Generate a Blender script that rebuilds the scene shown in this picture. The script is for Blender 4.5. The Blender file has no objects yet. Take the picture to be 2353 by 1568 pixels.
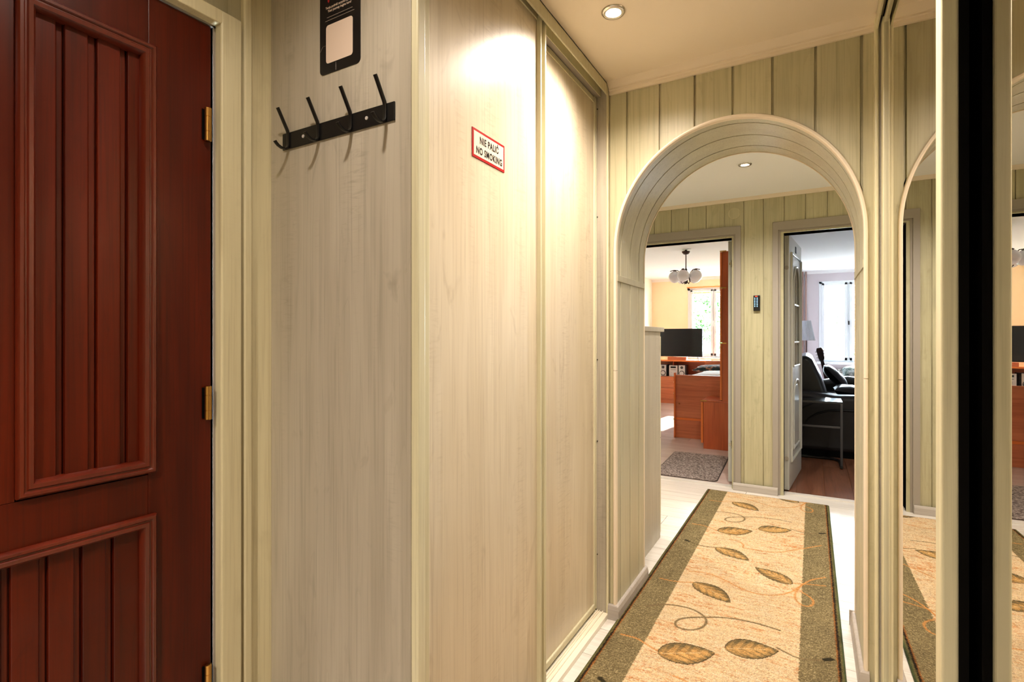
import bpy, bmesh, math, random
import numpy as np
from mathutils import Vector, Matrix
random.seed(7)
C = bpy.context.scene
COL = C.collection
PI = math.pi

# ------------------------------------------------------------------ camera
CH = 1.21
cam = bpy.data.cameras.new('camera'); camo = bpy.data.objects.new('camera', cam); COL.objects.link(camo)
cam.sensor_width = 36.0; cam.lens = 1201.6 / 2353 * 36.0
cam.shift_y = -6.0 / 2353
cam.clip_start = 0.02; cam.clip_end = 200
camo.location = (0, 0, CH); camo.rotation_euler = (PI/2, 0, math.radians(29.85))
C.camera = camo

# ------------------------------------------------------------------ world, sun, exposure
w = bpy.data.worlds.new('sky'); C.world = w; w.use_nodes = True
bg = w.node_tree.nodes['Background']; bg.inputs[0].default_value = (0.74, 0.87, 1.0, 1); bg.inputs[1].default_value = 54.0
sun = bpy.data.lights.new('sun', 'SUN'); sun.energy = 30; sun.angle = math.radians(0.6); sun.color = (1, 0.96, 0.88)
suno = bpy.data.objects.new('sun', sun); COL.objects.link(suno)
sd = Vector((-0.12, -1.0, -0.50)).normalized()
suno.rotation_euler = sd.to_track_quat('-Z', 'Y').to_euler(); suno.location = (0, 30, 20)
C.view_settings.view_transform = 'Standard'; C.view_settings.look = 'None'
C.view_settings.gamma = 1; C.view_settings.use_curve_mapping = False
C.view_settings.exposure = 0.72
C.cycles.use_denoising = True
C.cycles.max_bounces = 9; C.cycles.diffuse_bounces = 5; C.cycles.glossy_bounces = 5
C.cycles.transmission_bounces = 6; C.cycles.transparent_max_bounces = 8
C.cycles.sample_clamp_indirect = 6.0
C.cycles.caustics_reflective = False; C.cycles.caustics_refractive = False
LAMP_COL = (1.0, 0.86, 0.73)
def spot(x, y, z, power, size=150, blend=1.0, radius=0.028, col=LAMP_COL, direction=(0, 0, -1)):
    l = bpy.data.lights.new('downlight_beam', 'SPOT'); l.energy = power; l.color = col
    l.spot_size = math.radians(size); l.spot_blend = blend; l.shadow_soft_size = radius
    o = bpy.data.objects.new('downlight_beam', l); COL.objects.link(o); o.location = (x, y, z)
    o.rotation_euler = Vector(direction).to_track_quat('-Z', 'Y').to_euler()
    return o
LAMPS = [(-0.580, 1.696, 50), (-0.372, 3.641, 62), (-0.78, 0.50, 18), (-0.42, -0.62, 118), (-0.12, 1.36, 60), (-1.38, 3.70, 58), (0.62, 3.70, 58)]  # first two are visible; the rest are unseen lamps added for brightness
for x, y, p in LAMPS: spot(x, y, 2.295, p, col=(1.0, 0.90, 0.80) if y > 3 else LAMP_COL)
def portal(x, y, z, sx, sz, rot=(PI/2, 0, 0)):
    l = bpy.data.lights.new('window_portal', 'AREA'); l.shape = 'RECTANGLE'; l.size = sx; l.size_y = sz
    l.cycles.is_portal = True
    o = bpy.data.objects.new('window_portal', l); COL.objects.link(o); o.location = (x, y, z)
    o.rotation_euler = Vector((0, -1, 0)).to_track_quat('-Z', 'Z').to_euler()
portal(-1.62, 11.16, 1.52, 1.1, 1.45); portal(0.75, 11.17, 1.5, 1.3, 1.45)

# ------------------------------------------------------------------ material helpers
MATS = {}
def s2l(c):
    return tuple(((v/255)/12.92 if v/255 <= 0.04045 else ((v/255+0.055)/1.055)**2.4) for v in c) + (1.0,)
class N:
    def __init__(s, name):
        s.m = bpy.data.materials.new(name); s.m.use_nodes = True
        s.t = s.m.node_tree; s.b = s.t.nodes['Principled BSDF']; MATS[name] = s.m
    def n(s, ty, **kw):
        nd = s.t.nodes.new(ty)
        for k, v in kw.items():
            if k.startswith('i_'):
                key = k[2:]; key = int(key) if key.isdigit() else key.replace('_', ' ')
                nd.inputs[key].default_value = v
            else: setattr(nd, k, v)
        return nd
    def l(s, a, b): s.t.links.new(a, b)
    def set(s, **kw):
        for k, v in kw.items(): s.b.inputs[k.replace('_', ' ')].default_value = v
    def mix(s, fac, a, b, blend='MIX'):
        m = s.n('ShaderNodeMix'); m.data_type = 'RGBA'; m.blend_type = blend
        for sock, v in ((m.inputs[0], fac), (m.inputs[6], a), (m.inputs[7], b)):
            if hasattr(v, 'is_linked') or hasattr(v, 'links'): s.l(v, sock)
            else: sock.default_value = v
        return m.outputs[2]
    def math(s, op, a, b=0.0, clamp=False):
        m = s.n('ShaderNodeMath'); m.operation = op; m.use_clamp = clamp
        for sock, v in ((m.inputs[0], a), (m.inputs[1], b)):
            if hasattr(v, 'links'): s.l(v, sock)
            else: sock.default_value = v
        return m.outputs[0]
    def ramp(s, v, stops):
        r = s.n('ShaderNodeValToRGB'); e = r.color_ramp.elements
        while len(e) < len(stops): e.new(0.5)
        for el, (p, c) in zip(e, stops):
            el.position = p; el.color = c if len(c) == 4 else tuple(c) + (1,)
        s.l(v, r.inputs[0]); return r.outputs[0]
def plain(name, rgb, rough=0.5, metal=0.0, spec=0.5, coat=0.0, emit=None, es=0.0, trans=0.0, ior=1.45, bump=0.0, bscale=200, var=0.0):
    n = N(name); n.set(Base_Color=s2l(rgb), Roughness=rough, Metallic=metal, IOR=ior)
    n.b.inputs['Specular IOR Level'].default_value = spec
    n.b.inputs['Coat Weight'].default_value = coat
    n.b.inputs['Transmission Weight'].default_value = trans
    if emit: n.b.inputs['Emission Color'].default_value = s2l(emit); n.b.inputs['Emission Strength'].default_value = es
    g = n.n('ShaderNodeNewGeometry')
    t = n.n('ShaderNodeTexNoise'); t.inputs['Scale'].default_value = bscale; n.l(g.outputs['Position'], t.inputs['Vector'])
    if bump:
        bp = n.n('ShaderNodeBump'); bp.inputs['Strength'].default_value = bump; bp.inputs['Distance'].default_value = 0.002
        n.l(t.outputs[0], bp.inputs['Height']); n.l(bp.outputs[0], n.b.inputs['Normal'])
    if var:
        t2 = n.n('ShaderNodeTexNoise'); t2.inputs['Scale'].default_value = 4; n.l(g.outputs['Position'], t2.inputs['Vector'])
        c = n.mix(t2.outputs[0], tuple(v*(1-var) for v in s2l(rgb)[:3])+(1,), tuple(min(1, v*(1+var)) for v in s2l(rgb)[:3])+(1,))
        n.l(c, n.b.inputs['Base Color'])
    return n.m
def wood(name, light, mid, dark, axis='Z', rough=0.4, fine=150, staves=0.0, bump=0.06, knots=0.4, ripple=0.25, coat=0.0, vary=0.05, streak=0.6, spec=0.5):
    n = N(name); n.set(Roughness=rough); n.b.inputs['Coat Weight'].default_value = coat; n.b.inputs['Coat Roughness'].default_value = 0.12
    n.b.inputs['Specular IOR Level'].default_value = spec
    g = n.n('ShaderNodeNewGeometry'); oi = n.n('ShaderNodeObjectInfo')
    off = n.n('ShaderNodeVectorMath', operation='SCALE'); off.inputs[0].default_value = (3.1, 7.7, 5.3); n.l(oi.outputs['Random'], off.inputs['Scale'])
    add = n.n('ShaderNodeVectorMath', operation='ADD'); n.l(g.outputs['Position'], add.inputs[0]); n.l(off.outputs[0], add.inputs[1])
    P = add.outputs[0]
    def sc(a, al):   # scale across / along grain
        v = {'Z': (a, a, al), 'X': (al, a, a), 'Y': (a, al, a)}[axis]
        m = n.n('ShaderNodeVectorMath', operation='MULTIPLY'); n.l(P, m.inputs[0]); m.inputs[1].default_value = v; return m.outputs[0]
    def noise(vec, det=4, dis=0.0, rough_=0.55):
        t = n.n('ShaderNodeTexNoise'); t.inputs['Scale'].default_value = 1; t.inputs['Detail'].default_value = det
        t.inputs['Distortion'].default_value = dis; t.inputs['Roughness'].default_value = rough_; n.l(vec, t.inputs['Vector']); return t.outputs[0]
    big = noise(sc(6, 0.9), 3, 0.6); rings = noise(sc(9, 0.55), 2, 0.9)
    fineN = noise(sc(fine, 3.0), 3); med = noise(sc(38, 1.6), 4, 0.3)
    saw = n.math('FRACT', n.math('MULTIPLY', rings, 11.0))
    line = n.ramp(saw, [(0.0, (1, 1, 1)), (0.10, (0.15,)*3), (0.35, (0, 0, 0)), (0.95, (0.25,)*3)])
    c = n.mix(n.ramp(big, [(0.32, (0,)*3), (0.68, (1,)*3)]), s2l(mid), s2l(light))
    c = n.mix(n.math('MULTIPLY', line, 0.34*streak), c, s2l(dark))
    c = n.mix(n.math('MULTIPLY', n.ramp(med, [(0.45, (0,)*3), (0.75, (1,)*3)]), 0.42*streak), c, s2l(dark))
    c = n.mix(n.math('MULTIPLY', n.ramp(fineN, [(0.50, (0,)*3), (0.72, (1,)*3)]), 0.35), c, s2l(dark))
    if staves:
        sx = n.n('ShaderNodeSeparateXYZ'); n.l(g.outputs['Position'], sx.inputs[0])
        k = n.math('FLOOR', n.math('MULTIPLY', n.math('ADD', sx.outputs[0], sx.outputs[1]), 1/staves))
        wn = n.n('ShaderNodeTexWhiteNoise'); wn.noise_dimensions = '1D'; n.l(k, wn.inputs['W'])
        c = n.mix(n.math('MULTIPLY', wn.outputs['Value'], 0.30), c, s2l(mid), 'MULTIPLY')
        c = n.mix(n.math('MULTIPLY', wn.outputs['Value'], 0.20), c, s2l(light))
    if knots:
        kn = noise(sc(10, 4.2), 3, 1.2, 0.6)
        c = n.mix(n.math('MULTIPLY', n.ramp(kn, [(0.62, (0,)*3), (0.80, (1,)*3)]), knots), c, s2l(dark))
    hv = n.math('ADD', n.math('MULTIPLY', fineN, 0.5), n.math('MULTIPLY', med, 0.5))
    if ripple:
        rp = noise(sc(14, 90), 2, 1.5); mk = noise(sc(9, 1.2), 2)
        mk = n.ramp(mk, [(0.50, (0,)*3), (0.62, (1,)*3)])
        r2 = n.math('MULTIPLY', n.math('SUBTRACT', rp, 0.5), mk)
        c = n.mix(n.math('MULTIPLY', n.math('MAXIMUM', r2, 0.0), 2.2*ripple), c, s2l(dark))
        hv = n.math('ADD', hv, n.math('MULTIPLY', r2, ripple*2))
    hs = n.n('ShaderNodeHueSaturation'); n.l(c, hs.inputs['Color'])
    n.l(n.math('ADD', n.math('MULTIPLY', oi.outputs['Random'], 2*vary), 1-vary), hs.inputs['Value'])
    n.l(hs.outputs[0], n.b.inputs['Base Color'])
    bp = n.n('ShaderNodeBump'); bp.inputs['Strength'].default_value = bump; bp.inputs['Distance'].default_value = 0.002
    n.l(hv, bp.inputs['Height']); n.l(bp.outputs[0], n.b.inputs['Normal'])
    return n.m

PALE_L, PALE_M, PALE_D = (206, 202, 180), (188, 184, 160), (140, 136, 112)
M_wall = wood('pale_olive_panel_wood', (196, 190, 158), (180, 174, 142), (132, 124, 92), staves=0, ripple=0.2, knots=0.5, streak=0.5)
M_door = wood('pale_wardrobe_laminate', (230, 219, 196), (217, 204, 178), (172, 155, 126), staves=0.047, ripple=0.6, knots=0.55, rough=0.33, bump=0.05, streak=0.4)
M_side = wood('shaded_wardrobe_laminate', (196, 189, 174), (180, 172, 156), (130, 121, 106), staves=0.047, ripple=0.6, knots=0.6, rough=0.42, streak=0.5)  # door laminate again, greyer: shade on the end panel put into the colour
M_prof = wood('profile_laminate', (224, 218, 186), (212, 206, 172), (172, 162, 128), ripple=0, knots=0.15, rough=0.32, bump=0.02, vary=0.02, streak=0.2)
M_cas = wood('pale_casing_wood', (226, 218, 182), (214, 204, 166), (172, 158, 118), ripple=0.1, knots=0.3, streak=0.25)
M_lining = wood('arch_lining_wood', (200, 196, 170), (186, 180, 154), (140, 132, 106), ripple=0.1, knots=0.3, streak=0.3)
M_base = wood('grey_skirting_wood', (188, 180, 172), (172, 164, 156), (132, 122, 114), axis='X', ripple=0, knots=0.2, rough=0.45)
M_cream = plain('cream_trim', (236, 222, 200), 0.42)
M_ceil = plain('warm_white_ceiling', (242, 229, 210), 0.8, bump=0.05, bscale=500)
M_ceil2 = plain('white_room_ceiling', (246, 247, 247), 0.85)
M_corn = plain('cream_cornice', (232, 218, 198), 0.6)
M_greyp = plain('grey_painted_casing', (158, 150, 140), 0.45)
M_greyd = plain('grey_painted_door', (186, 186, 180), 0.28, var=0.08)
M_mah = wood('mahogany_varnish', (92, 26, 6), (68, 16, 4), (32, 8, 3), ripple=0.15, knots=0.25, rough=0.32, coat=0.1, bump=0.05, fine=220, vary=0.10, spec=0.22)
M_mah2 = wood('mahogany_moulding', (104, 34, 13), (84, 24, 9), (46, 13, 6), ripple=0, knots=0.1, rough=0.28, coat=0.3, bump=0.04, vary=0.05)
M_mahd = plain('dark_mahogany_shadow_gap', (48, 16, 8), 0.5)
M_brass = plain('aged_brass', (196, 150, 82), 0.25, 1.0)
M_black = plain('matt_black_metal', (14, 13, 13), 0.42, 0.0)
M_gap = plain('gap_black', (7, 6, 5), 0.9, spec=0.1)  # near-black; stands in for shade in the mirror-door gap
M_steel = plain('polished_steel', (205, 200, 192), 0.18, 1.0)
M_mirror = plain('mirror_glass', (216, 212, 204), 0.0, 1.0)
M_lampon = plain('lit_lamp_lens', (255, 240, 210), 0.5, emit=(255, 236, 205), es=22)
M_redp = plain('red_print', (176, 22, 28), 0.35)
M_whitep = plain('white_sign_face', (240, 226, 206), 0.35)
M_ink = plain('black_print', (18, 14, 12), 0.4)
M_stick = plain('black_gloss_card', (17, 15, 19), 0.30)
M_cardw = plain('pale_pink_print', (226, 206, 190), 0.4)
M_cardg = plain('grey_print', (150, 140, 134), 0.5)
M_screw = plain('dark_screw_cap', (40, 36, 30), 0.5)
M_trackw = plain('cream_track_plate', (240, 232, 212), 0.35)
M_floor = wood('pale_laminate_floor', (232, 227, 220), (220, 214, 206), (180, 168, 156), axis='X', ripple=0, knots=0.15, rough=0.22, bump=0.04, streak=0.7, vary=0.03)
M_floorL = wood('rosy_laminate_floor', (214, 194, 186), (198, 178, 170), (164, 142, 132), axis='X', ripple=0, knots=0.2, rough=0.25, bump=0.04, streak=0.8, vary=0.04)
M_floorR = wood('walnut_laminate_floor', (140, 92, 66), (112, 70, 50), (62, 34, 24), axis='Y', ripple=0, knots=0.5, rough=0.32, bump=0.05, streak=1.5, vary=0.08)
M_sub = plain('floor_joint', (150, 138, 126), 0.7)
M_subR = plain('walnut_floor_joint', (150, 104, 74), 0.6)
M_thr = plain('pale_threshold', (214, 208, 200), 0.3)
M_cherry = wood('cherry_veneer_vertical', (202, 102, 54), (184, 86, 44), (136, 56, 28), ripple=0, knots=0.1, rough=0.35, bump=0.03, streak=0.8, vary=0.03)
M_cherryh = wood('cherry_veneer_horizontal', (212, 126, 84), (194, 104, 66), (150, 72, 42), axis='X', ripple=0, knots=0.1, rough=0.35, bump=0.03, streak=1.1, vary=0.03)
M_edge = plain('orange_cherry_edging', (224, 118, 52), 0.4)
M_yel = plain('apricot_wall_paint', (250, 228, 188), 0.85)
M_whw = plain('warm_white_wall_paint', (248, 240, 222), 0.85)
M_lil = plain('grey_lilac_wall_paint', (194, 184, 188), 0.85)
M_pvc = plain('white_window_plastic', (236, 240, 244), 0.3)
def glass_mat():
    n = N('window_glass'); t = n.n('ShaderNodeBsdfTransparent'); t.inputs[0].default_value = (0.95, 0.97, 0.97, 1)
    g = n.n('ShaderNodeBsdfGlossy'); g.inputs['Roughness'].default_value = 0.0
    m = n.n('ShaderNodeMixShader'); m.inputs[0].default_value = 0.05
    n.l(t.outputs[0], m.inputs[1]); n.l(g.outputs[0], m.inputs[2])
    n.l(m.outputs[0], n.t.nodes['Material Output'].inputs['Surface']); return n.m
M_glass = glass_mat()
M_globe = plain('frosted_globe', (246, 244, 248), 0.2, coat=0.3)
M_bronze = plain('dark_bronze', (70, 52, 46), 0.3, 0.8)
M_tv = plain('tv_screen', (14, 15, 18), 0.09)
M_tvb = plain('tv_plastic', (16, 16, 18), 0.4)
M_sil = plain('silver_plastic', (206, 202, 200), 0.35, 0.2)
M_cone = plain('speaker_cone', (60, 56, 54), 0.5)
M_leath = plain('black_leather', (14, 15, 18), 0.30, bump=0.15, bscale=60)
M_leathf = plain('charcoal_leather_side', (24, 20, 21), 0.55, bump=0.2, bscale=120)
M_pipe = plain('dark_piping', (8, 7, 8), 0.6)
M_tblm = plain('grey_table_metal', (72, 72, 76), 0.3, 0.6)
M_tblt = plain('glossy_dark_tabletop', (34, 36, 42), 0.12)
M_shade = plain('pleated_white_shade', (226, 230, 236), 0.8)
M_pipep = plain('brown_painted_pipe', (150, 116, 104), 0.5)
M_rad = plain('white_radiator', (222, 222, 220), 0.4)
M_cloth = plain('white_cloth', (236, 236, 238), 0.9)
M_knobc = plain('cream_knob', (232, 206, 150), 0.4)
M_bark = plain('bark', (90, 74, 60), 0.9)
M_ground = plain('pale_courtyard_ground', (170, 170, 160), 0.9)
M_doorglass = plain('dark_door_glass', (40, 38, 34), 0.08, spec=0.8)
def noisy(name, c1, c2, c3, scale=300, rough=0.95):
    n = N(name); n.set(Roughness=rough); g = n.n('ShaderNodeNewGeometry')
    t = n.n('ShaderNodeTexNoise'); t.inputs['Scale'].default_value = scale; t.inputs['Detail'].default_value = 3; n.l(g.outputs['Position'], t.inputs['Vector'])
    n.l(n.ramp(t.outputs[0], [(0.35, s2l(c1)), (0.5, s2l(c2)), (0.66, s2l(c3))]), n.b.inputs['Base Color'])
    bp = n.n('ShaderNodeBump'); bp.inputs['Strength'].default_value = 0.6; bp.inputs['Distance'].default_value = 0.004
    n.l(t.outputs[0], bp.inputs['Height']); n.l(bp.outputs[0], n.b.inputs['Normal']); return n.m
M_mat = noisy('grey_brown_mat_pile', (74, 62, 58), (136, 120, 114), (190, 176, 168), 75)
M_matb = plain('dark_mat_binding', (72, 62, 56), 0.8)
M_pat = noisy('teal_patterned_fabric', (18, 30, 34), (30, 44, 48), (176, 120, 92), 22)
M_leafp = noisy('grey_leaf_print_fabric', (64, 82, 76), (120, 140, 132), (226, 232, 230), 14)
M_leaf = noisy('tree_leaves', (46, 92, 40), (84, 140, 62), (126, 170, 90), 3, 0.6)
M_grass = noisy('lawn', (70, 100, 50), (96, 130, 66), (130, 150, 90), 4)
def rug_mat():
    n = N('woven_rug_pile'); n.set(Roughness=0.95); n.b.inputs['Specular IOR Level'].default_value = 0.1
    a = n.n('ShaderNodeAttribute'); a.attribute_name = 'rugcol'
    g = n.n('ShaderNodeNewGeometry'); t = n.n('ShaderNodeTexNoise'); t.inputs['Scale'].default_value = 260; t.inputs['Detail'].default_value = 2
    n.l(g.outputs['Position'], t.inputs['Vector'])
    c = n.mix(0.55, a.outputs['Color'], n.ramp(t.outputs[0], [(0.3, (0.25,)*3), (0.5, (0.5,)*3), (0.7, (0.8,)*3)]), 'OVERLAY')
    n.l(c, n.b.inputs['Base Color'])
    bp = n.n('ShaderNodeBump'); bp.inputs['Strength'].default_value = 0.7; bp.inputs['Distance'].default_value = 0.003
    n.l(t.outputs[0], bp.inputs['Height']); n.l(bp.outputs[0], n.b.inputs['Normal']); return n.m
M_rug = rug_mat()

# ------------------------------------------------------------------ geometry helpers (all coordinates in the world)
class MB:
    def __init__(s): s.v = []; s.f = []
    def add(s, vs, fs):
        b = len(s.v); s.v += [tuple(v) for v in vs]; s.f += [tuple(b+i for i in f) for f in fs]; return s
    def box(s, x0, x1, y0, y1, z0, z1):
        if x0 > x1: x0, x1 = x1, x0
        if y0 > y1: y0, y1 = y1, y0
        if z0 > z1: z0, z1 = z1, z0
        return s.add([(x0,y0,z0),(x1,y0,z0),(x1,y1,z0),(x0,y1,z0),(x0,y0,z1),(x1,y0,z1),(x1,y1,z1),(x0,y1,z1)],
                     [(0,3,2,1),(4,5,6,7),(0,1,5,4),(1,2,6,5),(2,3,7,6),(3,0,4,7)])
    def prism(s, poly, axis, a0, a1):
        """poly 2D; axis X: (y,z), Y: (x,z), Z: (x,y)"""
        n = len(poly)
        def mk(p, a): return {'X': (a, p[0], p[1]), 'Y': (p[0], a, p[1]), 'Z': (p[0], p[1], a)}[axis]
        vs = [mk(p, a0) for p in poly] + [mk(p, a1) for p in poly]
        fs = [tuple(range(n)), tuple(range(2*n-1, n-1, -1))] + [(i, n+i, n+(i+1) % n, (i+1) % n) for i in range(n)]
        return s.add(vs, fs)
    def tube(s, pts, r, seg=10, cap=True, flat=None):
        pts = [Vector(p) for p in pts]; n = len(pts)
        rs = r if isinstance(r, (list, tuple)) else [r]*n
        vs = []; up = None
        for i, p in enumerate(pts):
            d = (pts[min(i+1, n-1)] - pts[max(i-1, 0)]).normalized()
            if up is None:
                up = Vector((0, 0, 1)) if abs(d.z) < 0.9 else Vector((1, 0, 0))
            a = d.cross(up).normalized(); up = a.cross(d).normalized()
            for k in range(seg):
                t = 2*PI*k/seg
                if flat: w_, h_, ax = flat; vs.append(p + Vector(ax)*math.copysign(abs(math.cos(t))**0.4, math.cos(t))*w_ + (Vector(ax).cross(d).normalized())*math.copysign(abs(math.sin(t))**0.4, math.sin(t))*h_)
                else: vs.append(p + a*math.cos(t)*rs[i] + up*math.sin(t)*rs[i])
        fs = [(i*seg+k, i*seg+(k+1) % seg, (i+1)*seg+(k+1) % seg, (i+1)*seg+k) for i in range(n-1) for k in range(seg)]
        if cap: fs += [tuple(range(seg-1, -1, -1)), tuple((n-1)*seg+k for k in range(seg))]
        return s.add(vs, fs)
    def lathe(s, prof, c=(0, 0, 0), seg=24, axis='Z'):
        """prof: (r, h) list"""
        vs = []
        for r, h in prof:
            for k in range(seg):
                t = 2*PI*k/seg; a, b = r*math.cos(t), r*math.sin(t)
                p = {'Z': (a, b, h), 'X': (h, a, b), 'Y': (a, h, b)}[axis]
                vs.append((c[0]+p[0], c[1]+p[1], c[2]+p[2]))
        n = len(prof)
        fs = [(i*seg+k, i*seg+(k+1) % seg, (i+1)*seg+(k+1) % seg, (i+1)*seg+k) for i in range(n-1) for k in range(seg)]
        fs += [tuple(range(seg-1, -1, -1)), tuple((n-1)*seg+k for k in range(seg))]
        return s.add(vs, fs)
    def ball(s, c, r, seg=24, rings=14, sc=(1, 1, 1)):
        prof = [(max(1e-4, math.sin(PI*i/rings))*r, -math.cos(PI*i/rings)*r) for i in range(rings+1)]
        b = len(s.v); s.lathe(prof, (0, 0, 0), seg)
        for i in range(b, len(s.v)):
            v = s.v[i]; s.v[i] = (c[0]+v[0]*sc[0], c[1]+v[1]*sc[1], c[2]+v[2]*sc[2])
        return s
    def sweep(s, path, prof, closed=False):
        """path: xy points; prof: closed polygon of (outward offset to the right of travel, z)"""
        n = len(path); P = [Vector(p) for p in path]; vs = []
        for i in range(n):
            dirs = []
            if i > 0 or closed: dirs.append((P[i]-P[i-1]).normalized())
            if i < n-1 or closed: dirs.append((P[(i+1) % n]-P[i]).normalized())
            ns = [Vector((d.y, -d.x)) for d in dirs]
            m = sum(ns, Vector((0, 0))).normalized(); k = 1/max(0.2, m.dot(ns[0]))
            for o, z in prof: q = P[i] + m*o*k; vs.append((q.x, q.y, z))
        m = len(prof); fs = []
        for i in range(n if closed else n-1):
            j = (i+1) % n
            for k in range(m): fs.append((i*m+k, j*m+k, j*m+(k+1) % m, i*m+(k+1) % m))
        if not closed: fs += [tuple(range(m-1, -1, -1)), tuple((n-1)*m+k for k in range(m))]
        return s.add(vs, fs)
    def frame(s, y0, y1, z0, z1, prof, x, open_left=False):
        """rectangular moulding on plane x; prof: closed list of (inset from outside, projection)"""
        vs = []
        corners = [(y0, z0, 1, 1), (y1, z0, -1, 1), (y1, z1, -1, -1), (y0, z1, 1, -1)]
        for cy, cz, sy, sz in corners:
            for i, p in prof: vs.append((x+p, cy+sy*i, cz+sz*i))
        m = len(prof)
        return s.add(vs, [(a*m+k, ((a+1) % 4)*m+k, ((a+1) % 4)*m+(k+1) % m, a*m+(k+1) % m) for a in range(4) for k in range(m)])
def obj(name, mb, mat, parent=None, bev=0.0, smooth=False, sub=0, seg=2):
    me = bpy.data.meshes.new(name)
    off = parent.matrix_world_loc if False else (Vector(parent['_o']) if parent is not None else Vector((0, 0, 0)))
    me.from_pydata([(v[0]-off[0], v[1]-off[1], v[2]-off[2]) for v in mb.v], [], mb.f)
    bm = bmesh.new(); bm.from_mesh(me); bmesh.ops.recalc_face_normals(bm, faces=bm.faces); bm.to_mesh(me); bm.free()
    me.materials.append(mat)
    if smooth:
        me.polygons.foreach_set('use_smooth', [True]*len(me.polygons))
        try: me.set_sharp_from_angle(angle=math.radians(40))
        except Exception: pass
    o = bpy.data.objects.new(name, me); COL.objects.link(o)
    if parent is not None: o.parent = parent; o['_o'] = tuple(off)
    else: o['_o'] = (0.0, 0.0, 0.0)
    if bev:
        b = o.modifiers.new('bevel', 'BEVEL'); b.width = bev; b.segments = seg; b.limit_method = 'ANGLE'; b.angle_limit = math.radians(35)
    if sub:
        b = o.modifiers.new('sub', 'SUBSURF'); b.levels = sub; b.render_levels = sub
    return o
def thing(name, loc, label, cat, group=None):
    o = bpy.data.objects.new(name, None); COL.objects.link(o); o.location = loc; o['_o'] = tuple(loc)
    o.empty_display_size = 0.05
    o['label'] = label; o['category'] = cat
    if group: o['group'] = group
    return o
def tag(o, label, cat, group=None):
    o['label'] = label; o['category'] = cat
    if group: o['group'] = group
    return o
def struct(o): o['kind'] = 'structure'; return o
def lab(o, t): o['label'] = t; return o
def B(*a): return MB().box(*a)
def text(s, name, body, size, origin, ux, uy, mat, parent, ext=0.0006, squash=1.0, bold=0.0, shear=0.0, align='CENTER', fit=False, space=1.0):
    cu = bpy.data.curves.new('t', 'FONT'); cu.body = body; cu.size = size; cu.align_x = align; cu.align_y = 'CENTER'
    cu.extrude = 0; cu.offset = bold; cu.space_character = space; cu.resolution_u = 3; cu.shear = shear
    t = bpy.data.objects.new('t', cu); COL.objects.link(t); bpy.context.view_layer.update()
    me0 = bpy.data.meshes.new_from_object(t.evaluated_get(bpy.context.evaluated_depsgraph_get()))
    if fit:
        xs_ = [v.co.x for v in me0.vertices]; squash = squash/(max(xs_)-min(xs_))
    ux, uy, o0 = Vector(ux), Vector(uy), Vector(origin); nn = ux.cross(uy)
    mb = MB(); mb.v = [tuple(o0 + ux*v.co.x*squash + uy*v.co.y + nn*ext) for v in me0.vertices]
    mb.f = [tuple(p.vertices) for p in me0.polygons]
    bpy.data.objects.remove(t); bpy.data.curves.remove(cu); bpy.data.meshes.remove(me0)
    me = bpy.data.meshes.new(name); off = Vector(parent['_o'])
    me.from_pydata([tuple(Vector(v)-off) for v in mb.v], [], mb.f); me.materials.append(mat)
    o = bpy.data.objects.new(name, me); COL.objects.link(o); o.parent = parent; return o

HC = 2.31      # hall ceiling
RC = 2.44      # ceiling of both rooms
XL = -1.285    # entry-door wall
YH = 0.914     # wall with the hooks (side of wardrobe)
YA = 2.19      # arch wall core front
YA2 = 2.61     # arch wall back
YB = 4.53      # wall with the two doorways
YB2 = 4.66
# ================================================================== STRUCTURE
# floors
def planks(parent, x0, x1, y0, y1, wid, length, along, mat, zt=0.0, gap=0.0012, seed=1):
    rnd = random.Random(seed)
    if along == 'X': a0, a1, b0, b1 = x0, x1, y0, y1
    else: a0, a1, b0, b1 = y0, y1, x0, x1
    b = b0; r = 0
    while b < b1 - 1e-4:
        be = min(b+wid, b1); a = a0 - rnd.random()*length
        while a < a1:
            s_, e_ = max(a, a0), min(a+length, a1)
            if e_ - s_ > 0.02:
                if along == 'X': mb = B(s_+gap, e_-gap, b+gap, be-gap, zt-0.009, zt)
                else: mb = B(b+gap, be-gap, s_+gap, e_-gap, zt-0.009, zt)
                obj('plank', mb, mat, parent)
            a += length
        b = be; r += 1
fl = struct(obj('floor', B(-2.1, 1.0, -1.5, YB+0.09, -0.05, -0.0085), M_sub))
planks(fl, -2.1, 1.0, -1.4, YB+0.07, 0.193, 1.285, 'X', M_floor, seed=3)
fll = struct(obj('floor', B(-3.05, -0.35, YB+0.09, 11.3, -0.05, -0.0085), M_sub))
planks(fll, -3.0, -0.42, YB+0.10, 11.1, 0.193, 1.285, 'X', M_floorL, seed=5)
flr = struct(obj('floor', B(-0.35, 3.0, YB+0.09, 11.3, -0.05, -0.0085), M_subR))
planks(flr, -0.30, 2.95, YB+0.10, 11.1, 0.193, 1.285, 'Y', M_floorR, seed=8, gap=0.0018)
# thresholds
struct(obj('trim_1', B(-1.40, -0.56, YB+0.035, YB+0.10, -0.001, 0.006), M_thr, bev=0.002))
struct(obj('trim_2', B(-0.19, 0.66, YB+0.045, YB+0.11, -0.001, 0.007), M_thr, bev=0.002))
# ceilings
struct(obj('ceiling', B(-1.5, 1.0, -1.5, 2.4, HC, HC+0.1), M_ceil))
struct(obj('ceiling', B(-2.1, 1.0, 2.4, YB+0.05, HC+0.012, HC+0.1), M_ceil2))
struct(obj('ceiling', B(-3.05, 3.05, YB2, 11.3, RC, RC+0.1), M_ceil2))
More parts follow.
